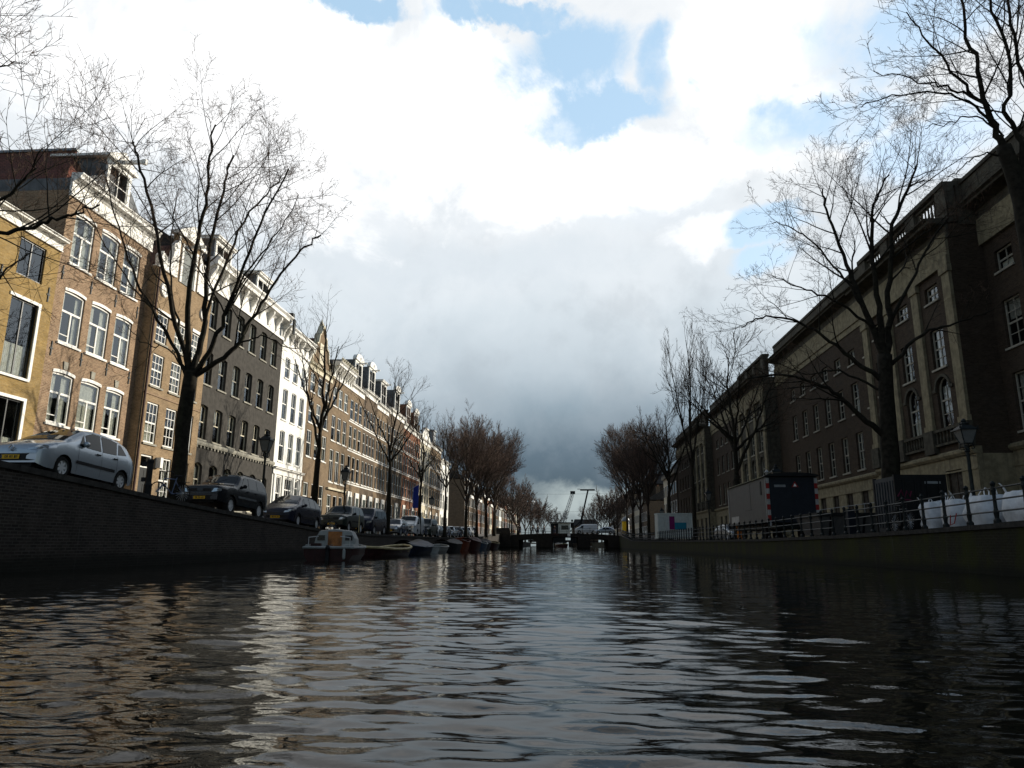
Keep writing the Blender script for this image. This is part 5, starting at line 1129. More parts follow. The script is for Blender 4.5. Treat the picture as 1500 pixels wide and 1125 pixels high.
HAT = dict(prof=[(0, .55), (.03, .68), (.14, .76), (.6, .86), (1.05, .94), (1.3, 1.08), (1.85, 1.38), (2.2, 1.44), (2.9, 1.45), (3.6, 1.38), (3.95, 1.2), (4.2, .98), (4.25, .65)], belt=[(0, .7), (1, .90), (4.3, .97)],
           wins=[[(1.55, .94), (2.35, .95), (2.40, 1.36), (2.12, 1.36), (1.85, 1.25)], [(2.43, .95), (3.05, .97), (3.15, 1.32), (2.48, 1.365)], [(3.12, .98), (3.6, 1.02), (3.3, 1.28)]])
SAL = dict(L=4.25, Wd=1.74)
def hatch(y, x, label, col, yaw=0, H=1.0):
    pr = [(a, b*H) for a, b in HAT['prof']]; be = [(a, b*H) for a, b in HAT['belt']]; wi = [[(a, b*H) for a, b in w] for w in HAT['wins']]
    return lcar(y, x, label, 4.25, 1.74, pr, be, .2, (.84, 3.42), .30, col, wi, (1.10, 1.82), (3.66, 4.0), front=dict(lamp_z=(.56*H, .69*H), handles=(2.25, 3.0), seams=(1.42, 2.40, 3.1), mirror_x=1.62), yaw=yaw)
e6 = lcar(45.4, -14.7, 'dark green off-road car with chrome front behind the white and red boat', 4.78, 1.88, SUV['prof'], SUV['belt'], .40, (.92, 3.70), .36, 'car_green', SUV['wins'], (1.42, 2.08), (4.42, 4.70), tumble=.20, tall=True, front=dict(lamp_z=(.80, .96), lamp_y=(.50, .86), grille_z=(.82, .96), grille_y=.46, bumper_z=(.48, .62), plate_z=.55, handles=(2.38, 3.28), seams=(1.62, 2.5, 3.42), mirror_x=1.95))
VANP = [(0, .75), (.03, 1.0), (.2, 1.12), (.55, 1.28), (.8, 1.45), (1.35, 1.86), (1.8, 1.95), (3.5, 1.97), (4.6, 1.95), (4.78, 1.85), (4.82, 1.0), (4.84, .7)]
VANW = [[(1.0, 1.18), (1.75, 1.18), (1.78, 1.72), (1.38, 1.72)], [(1.9, 1.20), (3.0, 1.2), (3.0, 1.72), (1.92, 1.72)], [(3.1, 1.20), (4.5, 1.2), (4.45, 1.72), (3.1, 1.72)]]
def van(y, x, label, col, wins=VANW, H=1.0):
    return lcar(y, x, label, 4.84, 1.9, [(a, b*H) for a, b in VANP], [(0, 1.0*H), (.9, 1.14*H), (4.9, 1.16*H)], .26, (.88, 3.85), .33, col, [[(a, b*H) for a, b in w] for w in wins], (.78, 1.36), (4.785, 4.815), tumble=.12, tall=True, moulding=False, cat='van', name='parked_van', front=dict(lamp_z=(.78*H, .98*H), lamp_y=(.5, .88), grille_z=(.80*H, .92*H), bumper_z=(.40, .62), handles=(1.7, 2.0), seams=(.98, 1.84, 3.05), mirror_x=1.0))
van(52.2, -14.8, 'dark blue-black van behind the dark green off-road car', 'car_navy')
hatch(61.5, -14.8, 'silver grey saloon car facing the viewer, between the dark van and the white van', 'car_grey')
van(68.6, -14.9, 'white van facing the viewer on the left quay', 'car_white', VANW[:1])
van(76.5, -14.9, 'dark estate van parked just beyond the white van', 'car_green', VANW)
cl = ['car_grey', 'car_navy', 'silver', 'car_black', 'car_grey', 'car_white', 'car_navy']
for i, (y, c) in enumerate(zip((84, 90.2, 96, 101.8, 108.2, 114, 120.3), cl)):
    hatch(y, -15.3, ('grey hatchback, first in the far line of small cars after the dark estate van', 'navy hatchback, second in the far line of small cars', 'silver hatchback, third in the far line of small cars', 'black hatchback in the middle of the far line of small cars', 'grey hatchback beside the tall dense tree on the left quay', 'white hatchback near the far end of the left quay', 'navy hatchback last in line before the left bridge head')[i], c)
# cars on the far side of the trees, bridge and right quay
def xcar(loc, rz, label, col, kind='h', grp=None):
    if kind == 'h': return car(loc, (0, 0, rz), label, 4.25, 1.74, HAT['prof'], HAT['belt'], .2, (.84, 3.42), .30, col, HAT['wins'], (1.10, 1.82), (3.66, 4.0), grp, front=dict(lamp_z=(.56, .69), handles=(2.25, 3.0), seams=(1.42, 2.40, 3.1), mirror_x=1.62))
    return car(loc, (0, 0, rz), label, 4.84, 1.9, VANP, [(0, 1.0), (.9, 1.14), (4.9, 1.16)], .26, (.88, 3.85), .33, col, VANW[:1], (.78, 1.36), (4.785, 4.815), grp, tumble=.12, tall=True, moulding=False, cat='van', name='parked_van')
xcar((2.6, 158.5, 3.06), 0, 'white van crossing the canal bridge', 'car_white', 'v'); xcar((6.6, 156.5, 3.0), 0, 'silver car crossing the bridge beside the white van', 'silver', 'h')
xcar((15.6, 66, zr(68)), math.pi/2+.15, 'grey car parked on the right quay in front of the construction trailer', 'car_grey', 'h')

# ---------------------------------------------------------------- boats
def hull(L, Wd, H, bow=.35, stern=.75, rise=.35, n=16, flare=.78, double=False):
    """open hull along +y from stern (y=0) to bow (y=L); returns station list of (y, halfwidth top, z top)"""
    st = []
    for i in range(n+1):
        f = i/n; w = 1.0
        if f > 1-bow: w = math.sqrt(max(0, 1-((f-(1-bow))/bow)**2.2))
        if f < .25: w *= stern+(1-stern)*math.sin(math.pi/2*f/.25)
        if double and f < bow: w = math.sqrt(max(0, 1-((bow-f)/bow)**2.2))
        st.append((L*f, max(.03, Wd/2*w), H*(1+rise*max(0, (f-.5)*2)**2+(.25*max(0, .3-f)/.3 if double else .05*(1-f)))))
    return st
def hull_mesh(st, flare=.78, inner=True, draft=-.25):
    b = MB(); R_ = []
    for (y, w, z) in st: R_.append([(-w, y, z), (-w*(flare+.14), y, z*.45), (-w*flare, y, .0), (-w*.35, y, draft), (w*.35, y, draft), (w*flare, y, 0), (w*(flare+.14), y, z*.45), (w, y, z)])
    for p, q in zip(R_, R_[1:]):
        for k in range(7): b.face([p[k], q[k], q[k+1], p[k+1]])
    b.face(R_[0]); b.face(R_[-1][::-1]); return b
def deck(st, dz, inset=.06):
    b = MB()
    for (y, w, z), (y2, w2, z2) in zip(st, st[1:]): b.face([(-w+inset if w > inset else 0, y, z+dz), (w-inset if w > inset else 0, y, z+dz), (w2-inset if w2 > inset else 0, y2, z2+dz), (-w2+inset if w2 > inset else 0, y2, z2+dz)])
    return b
def gunwale(st, r=.045, dz=0):
    b = MB(); b.tube([(-w, y, z+dz) for y, w, z in st], r, 6); b.tube([(w, y, z+dz) for y, w, z in st], r, 6); b.tube([(-st[0][1], st[0][0], st[0][2]+dz), (st[0][1], st[0][0], st[0][2]+dz)], r, 6); return b
GB = 'boats moored along the left quay'
def boat_root(x, y, rz, label): return empty('moored_boat', (x, y, 0), label, 'boat', GB, (0, 0, rz))
# cabin boat, stern towards the viewer
e = boat_root(-9.75, 30.0, .16, 'small white and dark red cabin boat with a brown wooden door, stern to the viewer'); st = hull(4.9, 2.35, .50, .4, .86)
hull_mesh(st, .84).build('hull', 'hull_red', e, smooth=False); deck(st, -.06).build('deck', 'boat_white', e); gunwale(st, .055, .02).build('gunwale', 'boat_white', e)
def loft(b, secs):
    for p, q in zip(secs, secs[1:]):
        for k in range(len(p)-1): b.face([p[k], q[k], q[k+1], p[k+1]])
    b.face(secs[0]); b.face(secs[-1][::-1])
b = MB(); sec = lambda y, w, z: [(-w, y, .44), (-w*.92, y, z*.72), (-w*.74, y, z*.97), (0, y, z*1.03), (w*.74, y, z*.97), (w*.92, y, z*.72), (w, y, .44)]
loft(b, [sec(1.7, .92, 1.28), sec(2.0, .94, 1.30), sec(3.3, .9, 1.26), sec(3.9, .6, .95), sec(4.3, .3, .68)]); cb = b.build('cabin', 'boat_white', e, bevel=.03)
b = MB(); b.box(-.30, .30, 1.655, 1.695, .50, 1.22); 
for k in (-.15, .15): b.box(k-.11, k+.11, 1.635, 1.654, .58, 1.12)
b.build('cabin_door', 'varnish', e)
for sg in (-1, 1):
    b = MB(); b.box(sg*.60-.16, sg*.60+.16, 1.66, 1.698, .84, 1.06); b.build('porthole', 'car_glass', e)
    b = MB(); b.box(min(sg*.5, sg*1.0), max(sg*.5, sg*1.0), .25, 1.5, .40, .66); b.build('side_bench', 'boat_white', e, bevel=.03)
    b = MB(); b.tube([(sg*.85, .15, .5), (sg*.85, .15, .95), (sg*.45, .1, 1.0)], .018, 6); b.build('stern_rail', 'alloy', e)
b = MB(); b.lathe([(.04, .05), (.065, .12), (.065, .40), (.03, .48)], (.66, -.10, .02), 2, 10); b.build('fender', 'boat_white', e)
b = MB(); b.box(-.75, -.35, .05, .4, .45, .72); b.build('hatch_box', 'hull_red', e, bevel=.02)
b = MB(); b.box(-.08, .06, -.22, -.02, -.1, .42); b.lathe([(.08, .42), (.10, .52), (.06, .64)], (-.01, -.12, 0), 2, 10); b.tube([(-.01, 0, .58), (.1, .5, .66)], .018, 6); b.build('outboard_motor', 'trim_black', e, bevel=.02)
b = MB(); b.tube([(.9, 2.6, 1.2), (.9, 2.62, 2.0)], .018, 6); b.build('flag_pole', 'pale_wood', e)
def openboat(x, y, rz, L, Wd, H, hullm, label, rim='pale_wood', double=True, tarp=None, inner='dark_wood', thw=3, r=.05):
    e = boat_root(x, y, rz, label); st = hull(L, Wd, H, .42, .8, .5, double=double); hull_mesh(st, .78).build('hull', hullm, e); gunwale(st, r, .01).build('gunwale', rim, e)
    if tarp:
        b = MB(); n = len(st)
        for i in range(1, n-2):
            for k in range(6):
                def pt(j, kk):
                    y_, w, z = st[j]; f = kk/6*2-1; sag = .02*math.sin(j*2.1)+.015*math.sin(j*1.3+kk)
                    return (w*1.03*f, y_, z+.05+.22*(1-f*f)*min(1, w/.5)+sag)
                b.face([pt(i, k), pt(i, k+1), pt(i+1, k+1), pt(i+1, k)])
        b.build('tarpaulin', tarp, e, smooth=True)
    else:
        deck(st, -H*.55, .1).build('floor', inner, e)
        for i in range(thw):
            y_ = L*(.28+.2*i); j = int(y_/L*16); w = st[j][1]; b = MB(); b.box(-w*.95, w*.95, y_-.13, y_+.13, st[j][2]-.16, st[j][2]-.12); b.build('thwart', rim, e)
    return e
openboat(-10.3, 37.4, -.06, 7.4, 2.1, .42, 'hull_red', 'low dark wooden boat with a pale yellow gunwale, just beyond the cabin boat', r=.07)
openboat(-10.4, 46.5, -.05, 6.4, 2.2, .50, 'tarp_blue', 'low boat under a blue tarpaulin', tarp='tarp_blue', rim='boat_blue')
openboat(-11.6, 52.5, .0, 6.5, 2.1, .6, 'tarp_black', 'dark boat under a black cover beside the blue covered boat', tarp='tarp_black', rim='trim_black')
openboat(-10.6, 58.0, .03, 6, 2.0, .45, 'boat_white', 'small pale open boat between the dark covered boats', double=False, rim='boat_white')
openboat(-11.0, 65.5, -.03, 7, 2.3, .7, 'tarp_black', 'black covered boat just in front of the orange boat', tarp='tarp_black', rim='trim_black')
openboat(-11.2, 75.5, .0, 6, 2.2, .95, 'boat_orange', 'bright orange open boat next to the dark red boat', rim='boat_orange')
openboat(-10.6, 80.0, .0, 7, 2.3, .95, 'boat_red', 'dark red boat moored right beside the orange boat', rim='boat_red', tarp='boat_red')
openboat(-10.7, 90, .0, 6, 2.1, .75, 'boat_blue', 'pale blue boat beyond the dark red boat', rim='boat_white')
openboat(-11.3, 98, .0, 7.5, 2.4, .9, 'tarp_black', 'long dark covered boat near the bridge, after the pale blue boat', rim='trim_black', tarp='tarp_black')
openboat(-11.0, 109, .0, 7, 2.3, .8, 'hull_red', 'brown open boat, the last before the bridge', rim='pale_wood')
openboat(.4, 196, .2, 9, 3, .75, 'hull_red', 'dark red boat seen through the middle arch of the bridge', rim='pale_wood', tarp='tarp_black')

# ---------------------------------------------------------------- bicycles
def bike(loc, rz, label, col, group, lean=0.0):
    e = empty('bicycle', loc, label, 'bicycle', group, (lean, 0, rz)); r = .34
    for x in (0, 1.08):
        w = empty('wheel', (x, 0, r), None, None); w.parent = e
        b = MB(); b.torus((0, 0, 0), r-.02, .02, 1, 24, 6); b.build('tyre', 'rubber', w); b = MB()
        for k in range(9): t = math.pi*k/9; b.tube([(math.cos(t)*(r-.03), 0, math.sin(t)*(r-.03)), (-math.cos(t)*(r-.03), 0, -math.sin(t)*(r-.03))], .004, 3)
        b.lathe([(.025, -.05), (.025, .05)], (0, 0, 0), 1, 8); b.build('spokes', 'alloy', w)
    b = MB(); bb = (.62, 0, .29); seat = (.74, 0, .88); hd = (.22, 0, .82)
    for p, q in ((bb, seat), (bb, (.2, 0, .62)), ((.24, 0, .80), (.71, 0, .80)), (bb, (1.08, .03, r)), ((.70, 0, .74), (1.08, .03, r)), ((.18, 0, .55), hd), ((.2, .0, .58), (0, .04, r)), ((.2, .0, .58), (0, -.04, r))): b.tube([p, q], .019, 6)
    b.build('frame', col, e)
    b = MB(); b.tube([hd, (.20, 0, 1.02)], .015, 6); b.tube([(.36, .28, 1.0), (.24, .24, 1.06), (.20, 0, 1.04), (.24, -.24, 1.06), (.36, -.28, 1.0)], .014, 6); b.build('handlebar', 'trim_black', e)
    b = MB(); b.hexa([(.62, -.03, .90), (.90, -.09, .90), (.90, .09, .90), (.62, .03, .90), (.62, -.025, .95), (.90, -.085, .97), (.90, .085, .97), (.62, .025, .95)]); b.build('saddle', 'trim_black', e, bevel=.015)
    b = MB(); b.lathe([(.09, -.012), (.09, .012)], (bb[0], .05, bb[2]), 1, 14); b.box(.60, .64, .07, .17, .12, .15); b.box(.60, .64, -.17, -.07, .43, .46); b.build('chainset', 'trim_black', e)
    b = MB(); b.box(.86, 1.28, -.06, .06, .735, .755); b.tube([(1.2, .05, .74), (1.08, .05, r)], .01, 5); b.build('carrier', 'trim_black', e)
    return e
GK = 'bicycles standing on the left quay'
e = bike((-14.0, 24.05, zl(24.3)), R(70), 'blue-grey bicycle between the silver car and the first big tree', 'bike_blue', GK, .08)
e2 = bike((-13.95, 43.3, zl(43.5)), R(205), 'dark bicycle parked at the quay edge above the cabin boat', 'black_paint', GK, -.06)
for i, (y, x, rz, lab) in enumerate(((62.0, -13.9, 80, 'dark bicycle on the quay in front of the silver grey saloon'), (66.2, -13.95, 100, 'dark bicycle on the quay between the saloon and the white van'), (72.3, -14.0, 75, 'dark bicycle on the quay beside the white van'),
    (80, -13.9, 110, 'dark bicycle on the quay above the dark red boat'), (88, -13.9, 85, 'dark bicycle in a loose row, first beyond the dark red boat'), (92.5, -13.95, 100, 'dark bicycle in a loose row above the pale blue boat'), (96.5, -13.9, 70, 'dark bicycle in a loose row, last on the left quay'))): dup(e2 if i % 2 else e, (x, y, zl(y)), (.05, 0, R(rz)), None, lab)
# ---------------------------------------------------------------- street lamps
def lamp(loc, label, group, H=4.6):
    e = empty('street_lamp', loc, label, 'street lamp', group); b = MB()
    b.lathe([(.20, -.05), (.20, .25), (.13, .32), (.11, .9), (.14, .95), (.08, 1.05), (.06, 1.6), (.055, H-1.35), (.09, H-1.3), (.05, H-1.2), (.05, H-1.05)], (0, 0, 0), 2, 12)
    b.tube([(-.24, 0, H-1.5), (.24, 0, H-1.5)], .018, 6)
    for k in range(4):
        t = math.pi/4+k*math.pi/2; c, s = math.cos(t), math.sin(t); b.tube([(0, 0, H-1.25), (c*.22, s*.22, H-1.2), (c*.17, s*.17, H-.98)], .02, 5)
    b.build('post', 'iron', e, smooth=False); b = MB(); q = lambda w, z: [(-w, -w, z), (w, -w, z), (w, w, z), (-w, w, z)]
    b.hexa(q(.13, H-.97)+q(.25, H-.45)); b.build('lantern_glass', 'lamp_glass', e)
    b = MB()
    for sx, sy in ((1, 1), (1, -1), (-1, -1), (-1, 1)): b.tube([(sx*.135, sy*.135, H-.98), (sx*.255, sy*.255, H-.44)], .018, 5)
    b.hexa(q(.15, H-1.0)+q(.15, H-.971)); b.hexa(q(.31, H-.449)+q(.29, H-.40)); b.hexa(q(.27, H-.399)+q(.13, H-.24)); b.lathe([(.14, H-.24), (.15, H-.16), (.07, H-.10), (.09, H-.04), (.02, H+.05)], (0, 0, 0), 2, 10)
    for sx, sy in ((1, 1), (1, -1), (-1, -1), (-1, 1)): b.lathe([(.03, H-.40), (.035, H-.34), (.005, H-.28)], (sx*.27, sy*.27, 0), 2, 6)
    b.build('lantern_frame', 'iron', e); return e
GLm = 'old lantern street lamps'
l1 = lamp((-14.6, 34.3, zl(34.3)), 'iron lantern lamp between the black off-road car and the grey house', GLm, 4.45)
dup(l1, (-14.5, 47.3, zl(48)), label='iron lantern lamp in front of the tan brick houses, beyond the slender tree'); dup(l1, (-14.2, 78, zl(78)), label='iron lantern lamp far along the left quay')
dup(l1, (13.25, 24.4, zr(24)), scale=(1, 1, .80), label='iron lantern lamp behind the white bags on the right quay'); dup(l1, (14.9, 51.5, zr(52)), scale=(1.15, 1.15, 1.16), label='iron lantern lamp rising behind the construction trailer roof')
dup(l1, (13.4, 68, zr(68)), scale=(1, 1, 1.06), label='iron lantern lamp right of the white site cabin'); dup(l1, (13.4, 100, zr(100)), label='iron lantern lamp left of the white site cabin')
e = empty('traffic_post', (-14.15, 23.75, zl(23.75)), 'thick dark post with a short arm beside the tail of the silver car', 'post'); b = MB()
b.lathe([(.13, -.1), (.13, .5), (.10, .6), (.10, 1.25), (.12, 1.3), (.11, 1.38)], (0, 0, 0), 2, 10); b.build('post', 'trim_black', e); b = MB(); b.box(-.28, -.09, -.05, .05, 1.14, 1.3); b.build('arm', 'trim_black', e); b = MB(); b.box(-.24, -.1, -.05, .05, .62, .76); b.build('bracket', 'trim_black', e)

# ---------------------------------------------------------------- right quay: railing, trailer, containers, bags
def railing(y0, y1, n, label):
    e = empty('quay_railing', (XR-.0, y0, zr(y0)), label, 'railing'); xo = XR+.2; o = (XR, y0, zr(y0)); ys = [y0+(y1-y0)*i/(n-1) for i in range(n)]
    for i, y in enumerate(ys):
        b = MB(); z = zr(y); b.lathe([(.10, z-.05), (.10, z+.10), (.055, z+.16), (.075, z+.32), (.05, z+.42), (.045, z+.8), (.07, z+.92), (.05, z+1.02), (.075, z+1.1), (.02, z+1.17)], (xo, y, 0), 2, 8); b.build('post', 'iron', e, o)
    for k in (.34, .66, .97): b = MB(); b.tube([(xo, y, zr(y)+k) for y in ys], .024, 5); b.build('rail', 'iron', e, o)
railing(14.0, 31.5, 14, 'black iron quay railing in front of the white bags and dark container'); railing(32.9, 148, 82, 'long black iron quay railing running from the construction trailer to the bridge')
def ext_box(b, x0, x1, y0, y1, z0, z1): b.box(x0, x1, y0, y1, z0, z1)
# construction trailer
z0 = zr(48); e = empty('construction_trailer', (13.45, 43.6, z0), 'grey construction trailer with a dark navy rear edged in red and white', 'trailer'); X0, X1, LT = -1.45, 1.45, 10.0; zb0, zt0 = .95, 3.62
b = MB(); b.box(X0, X1, .02, LT, zb0, zt0); b.build('body', 'trailer_grey', e, bevel=.03)
b = MB(); b.box(X0+.02, X1-.02, -.03, .018, zb0, zt0-.02); b.box(-.02, .02, -.04, -.031, zb0+.05, zt0-.1); b.build('rear_wall', 'trailer_navy', e)
b = MB(); n = 10; pr = [((X1+.1)*math.cos(math.pi*i/n), zt0+.002+.22*math.sin(math.pi*i/n)) for i in range(n+1)]; b.prism([(x, .25, z) for x, z in pr], (0, LT-.2, 0)); b.build('roof', 'trailer_roof', e)
b = MB(); b.prism([(x*1.03, -.25, z+.01) for x, z in pr], (0, .49, 0)); b.build('roof_end', 'trim_black', e)
for sg in (-1, 1):
    for k in range(9): b = MB(); x = sg*(X1-.06); b.box(x-.09, x+.09, -.055, -.031, zb0-.2+k*.31, zb0-.2+k*.31+.308); b.build('marker_stripe', 'red' if k % 2 else 'dirty_white', e)
b = MB(); b.box(X0-.02, X0+.05, .2, .26, zb0, zt0-.1); b.box(X0-.03, X0, LT-.14, LT, zb0, zt0); b.build('corner_trim', 'dirty_white', e)
b = MB(); b.box(X0-.012, X0-.001, 3.8, 3.83, zb0+.9, zt0-.12); b.box(X0-.012, X0-.001, 3.5, 5.2, zb0+.88, zb0+.9); b.box(X0-.04, X0-.001, 1.1, 1.35, zt0-1.0, zt0-.2); b.build('door_seam', 'trim_black', e)
b = MB(); b.box(X0-.012, X0-.001, 7.1, 9.2, zb0+.15, zb0+.62); b.build('notice', 'dirty_white', e)
b = MB(); b.box(-1.0, -.35, -.045, -.031, zt0-.62, zt0-.48); b.build('name_strip', 'zinc', e); b = MB(); b.prism([(-.02, -.032, zt0-.62), (.4, -.032, zt0-.62), (.19, -.032, zt0-.28)], (0, -.014, 0)); b.build('warning_triangle', 'red', e); b = MB(); b.prism([(.09, -.047, zt0-.58), (.29, -.047, zt0-.58), (.19, -.047, zt0-.4)], (0, -.006, 0)); b.build('triangle_centre', 'sign_white', e)
b = MB(); b.box(-1.0, 1.0, .3, LT-.2, .62, .93); b.tube([(0, LT, .6), (0, LT+1.3, .5)], .06, 6); b.build('chassis', 'iron', e)
for x in (-1.05, 1.05):
    for y in (2.2, 7.6): b = MB(); b.lathe([(.25, -.1), (.40, -.1), (.42, 0), (.40, .1), (.25, .1)], (x, y, .41), 0, 18); b.lathe([(.02, -.08), (.25, -.06), (.25, .06), (.02, .08)], (x, y, .41), 0, 12); b.build('wheel', 'rubber', e)
b = MB(); b.lathe([(.05, 0), (.07, .2), (.16, .25), (.02, .42)], (X0+.25, .6, zt0+.05), 2, 10); b.build('roof_vent', 'dirty_white', e)
b = MB(); b.lathe([(.12, -.15), (.17, -.1), (.17, .1), (.12, .15)], (-.35, .1, .35), 1, 14); b.build('spare_wheel', 'stone', e)
# small dark container
z0 = zr(32); e = empty('site_container', (13.15, 27.6, z0), 'dark steel site container with a red graffiti mark behind the railing', 'container'); b = MB()
b.box(-.9, .9, .0, 1.8, .10, 2.10); b.build('body', 'container_blue', e)
b = MB()
for i in range(7): b.box(-.93, -.901, .12+i*.235, .22+i*.235, .25, 1.95)
b.build('side_ribs', 'container_blue', e)
for x0_, x1_ in ((-.84, -.01), (.01, .84)):
    b = MB(); b.box(x0_, x1_, -.035, -.001, .24, 1.98); 
    for xx in (x0_+.2, x1_-.2): b.tube([(xx, -.06, .26), (xx, -.06, 1.96)], .022, 6); b.box(xx-.02, xx+.14, -.085, -.06, 1.0, 1.04)
    b.build('door', 'container_dark', e)
b = MB()
for x in (-.87, .87):
    for y in (-.0, 1.8): b.box(x-.06, x+.06, y-.045 if y < 1 else y-.06, y+.06 if y < 1 else y+.045, .0, 2.16)
b.box(-.81, .81, -.04, .04, 1.985, 2.15); b.box(-.81, .81, -.04, .04, .1, .235); b.build('corner_frame', 'container_dark', e)
b = MB(); b.box(.15, .72, -.044, -.0355, 1.82, 1.91); b.build('name_strip', 'zinc', e)
b = MB(); b.tube([(-.85, -.045, 1.35), (-.72, -.045, 1.58), (-.62, -.045, 1.3), (-.52, -.045, 1.55), (-.42, -.045, 1.35), (-.36, -.045, 1.55)], .035, 5); b.tube([(-.8, -.045, 1.25), (-.4, -.045, 1.22)], .03, 5); b.build('graffiti', 'graffiti', e)
b = MB(); b.box(.14, .2, -.05, -.0355, .95, 1.12); b.build('padlock_tag', 'sign_white', e)
# skip between the trailer and the container
z0 = zr(37); e = empty('waste_skip', (14.1, 37.0, z0), 'low grey waste skip between the trailer and the dark container', 'skip'); b = MB()
b.hexa([(-1.2, .35, .12), (1.4, .35, .12), (1.4, 3.1, .12), (-1.2, 3.1, .12), (-1.5, 0, 1.02), (1.6, 0, 1.02), (1.6, 3.5, 1.02), (-1.5, 3.5, 1.02)]); b.build('body', 'trailer_grey', e)
b = MB(); b.box(-1.56, 1.66, -.06, .06, 1.022, 1.2); b.box(-1.56, 1.66, 3.44, 3.56, 1.022, 1.2); b.box(-1.56, -1.44, .061, 3.439, 1.022, 1.2); b.box(1.54, 1.66, .061, 3.439, 1.022, 1.2); b.build('rim', 'container_dark', e)
for x in (-.9, -.1, .7): b = MB(); b.hexa([(x-.05, .33, .1), (x+.05, .33, .1), (x+.05, .36, .1), (x-.05, .36, .1), (x-.05, -.07, 1.0), (x+.05, -.07, 1.0), (x+.05, -.01, 1.0), (x-.05, -.01, 1.0)]); b.build('rib', 'container_dark', e)
e = empty('site_bollard', (12.35, 32.3, zr(32)), 'square navy blue post at the near corner of the skip', 'bollard'); b = MB(); b.box(-.15, .15, -.15, .15, 0, 1.05); b.build('post', 'trailer_navy', e, bevel=.015); b = MB(); b.box(-.17, .17, -.17, .17, 1.052, 1.12); b.build('cap', 'iron', e)
# big white bulk bags
def bag(loc, seed, sx, label, sz=1.0):
    rr = random.Random(seed); e = empty('bulk_bag', loc, label, 'sack', 'white bulk bags behind the railing', (0, 0, rr.uniform(-.2, .2))); b = MB(); n = 36; m = 12; rows = []
    for j in range(m+1):
        f = j/m; z = .95*sz*f; bul = 1+.16*math.sin(math.pi*min(1, f*1.05))-.10*max(0, f-.85)/.15; row = []
        for i in range(n):
            t = 2*math.pi*i/n; c, s = math.cos(t), math.sin(t); k = (abs(c)**5+abs(s)**5)**(-1/5); r = .46*sx*k*bul
            p = Vector((c*r, s*r, z)); nn = mnoise.noise(p*3.1+Vector((seed, 0, 0)))*.07+mnoise.noise(p*8+Vector((0, seed, 0)))*.025+(.02*math.sin(t*9+seed) if f > .75 else 0)
            p = Vector((c*(r+nn), s*(r+nn), z+(.09*mnoise.noise(Vector((c*1.5, s*1.5, seed))) if f > .8 else 0))); row.append(tuple(p))
        rows.append(row)
    for p, q in zip(rows, rows[1:]):
        for i in range(n): b.face([p[i], p[(i+1) % n], q[(i+1) % n], q[i]])
    top = rows[-1]; c_ = Vector((0, 0, .93*sz))
    for i in range(n): b.face([top[i], top[(i+1) % n], tuple(Vector(top[(i+1) % n]).lerp(c_, .5)+Vector((0, 0, .05*rr.random()))), tuple(Vector(top[i]).lerp(c_, .5)+Vector((0, 0, .05*rr.random())))]); b.face([tuple(Vector(top[i]).lerp(c_, .5)), tuple(Vector(top[(i+1) % n]).lerp(c_, .5)), tuple(c_)])
    o = b.build('bag', 'bag_white', e, smooth=True)
    for k in range(4):
        t = math.pi/4+k*math.pi/2; x, y = math.cos(t)*.55*sx, math.sin(t)*.55*sx; hh = rr.uniform(.12, .30); b = MB(); dx, dy = rr.uniform(-.12, .12), rr.uniform(-.1, .1)
        pts = [(x*.95, y*.85, .86*sz), (x*.95+dx*.6, y*.85+dy, .9*sz+hh*.7), (x+dx, y+dy, .92*sz+hh), (x*.80+dx*.8, y+dy*.5, .9*sz+hh*.6), (x*.78, y*1.0, .86*sz)]
        for (p, q) in zip(pts, pts[1:]): b.hexa([(p[0], p[1]-.025, p[2]), (p[0]+.012, p[1]-.025, p[2]), (p[0]+.012, p[1]+.025, p[2]), (p[0], p[1]+.025, p[2]), (q[0], q[1]-.025, q[2]+.004), (q[0]+.012, q[1]-.025, q[2]+.004), (q[0]+.012, q[1]+.025, q[2]+.004), (q[0], q[1]+.025, q[2]+.004)])
        b.build('lifting_loop', 'bag_white', e)
    return e
for i, (x, y, sx, lab) in enumerate(((12.75, 25.9, .78, 'narrow white bulk bag, nearest to the dark container'), (12.9, 24.5, 1.0, 'white bulk bag with raised loops, second from the dark container'), (13.0, 23.0, 1.2, 'wide white bulk bag with a red rope hanging before it'), (13.2, 21.4, 1.15, 'white bulk bag cut by the right edge of the photo'), (14.5, 23.9, 1.1, 'white bulk bag in the rear row behind the railing'))): bag((x, y, zr(y)), i+3, sx, lab, 1.0)
b = MB(); b.tube([(XR+.12, 22.6, zr(22.6)+.4), (XR+.08, 22.7, zr(22)+.1), (XR+.08, 22.95, zr(22)+.05), (XR+.1, 22.9, zr(22)+.35)], .016, 6); tag(b.build('mooring_rope', 'rope_red'), 'short red rope hung over the iron railing', 'rope')
e2 = bike((12.02, 26.3, zr(27)), R(92), 'dark bicycle leaning behind the railing at the dark container', 'black_paint', None, .1)
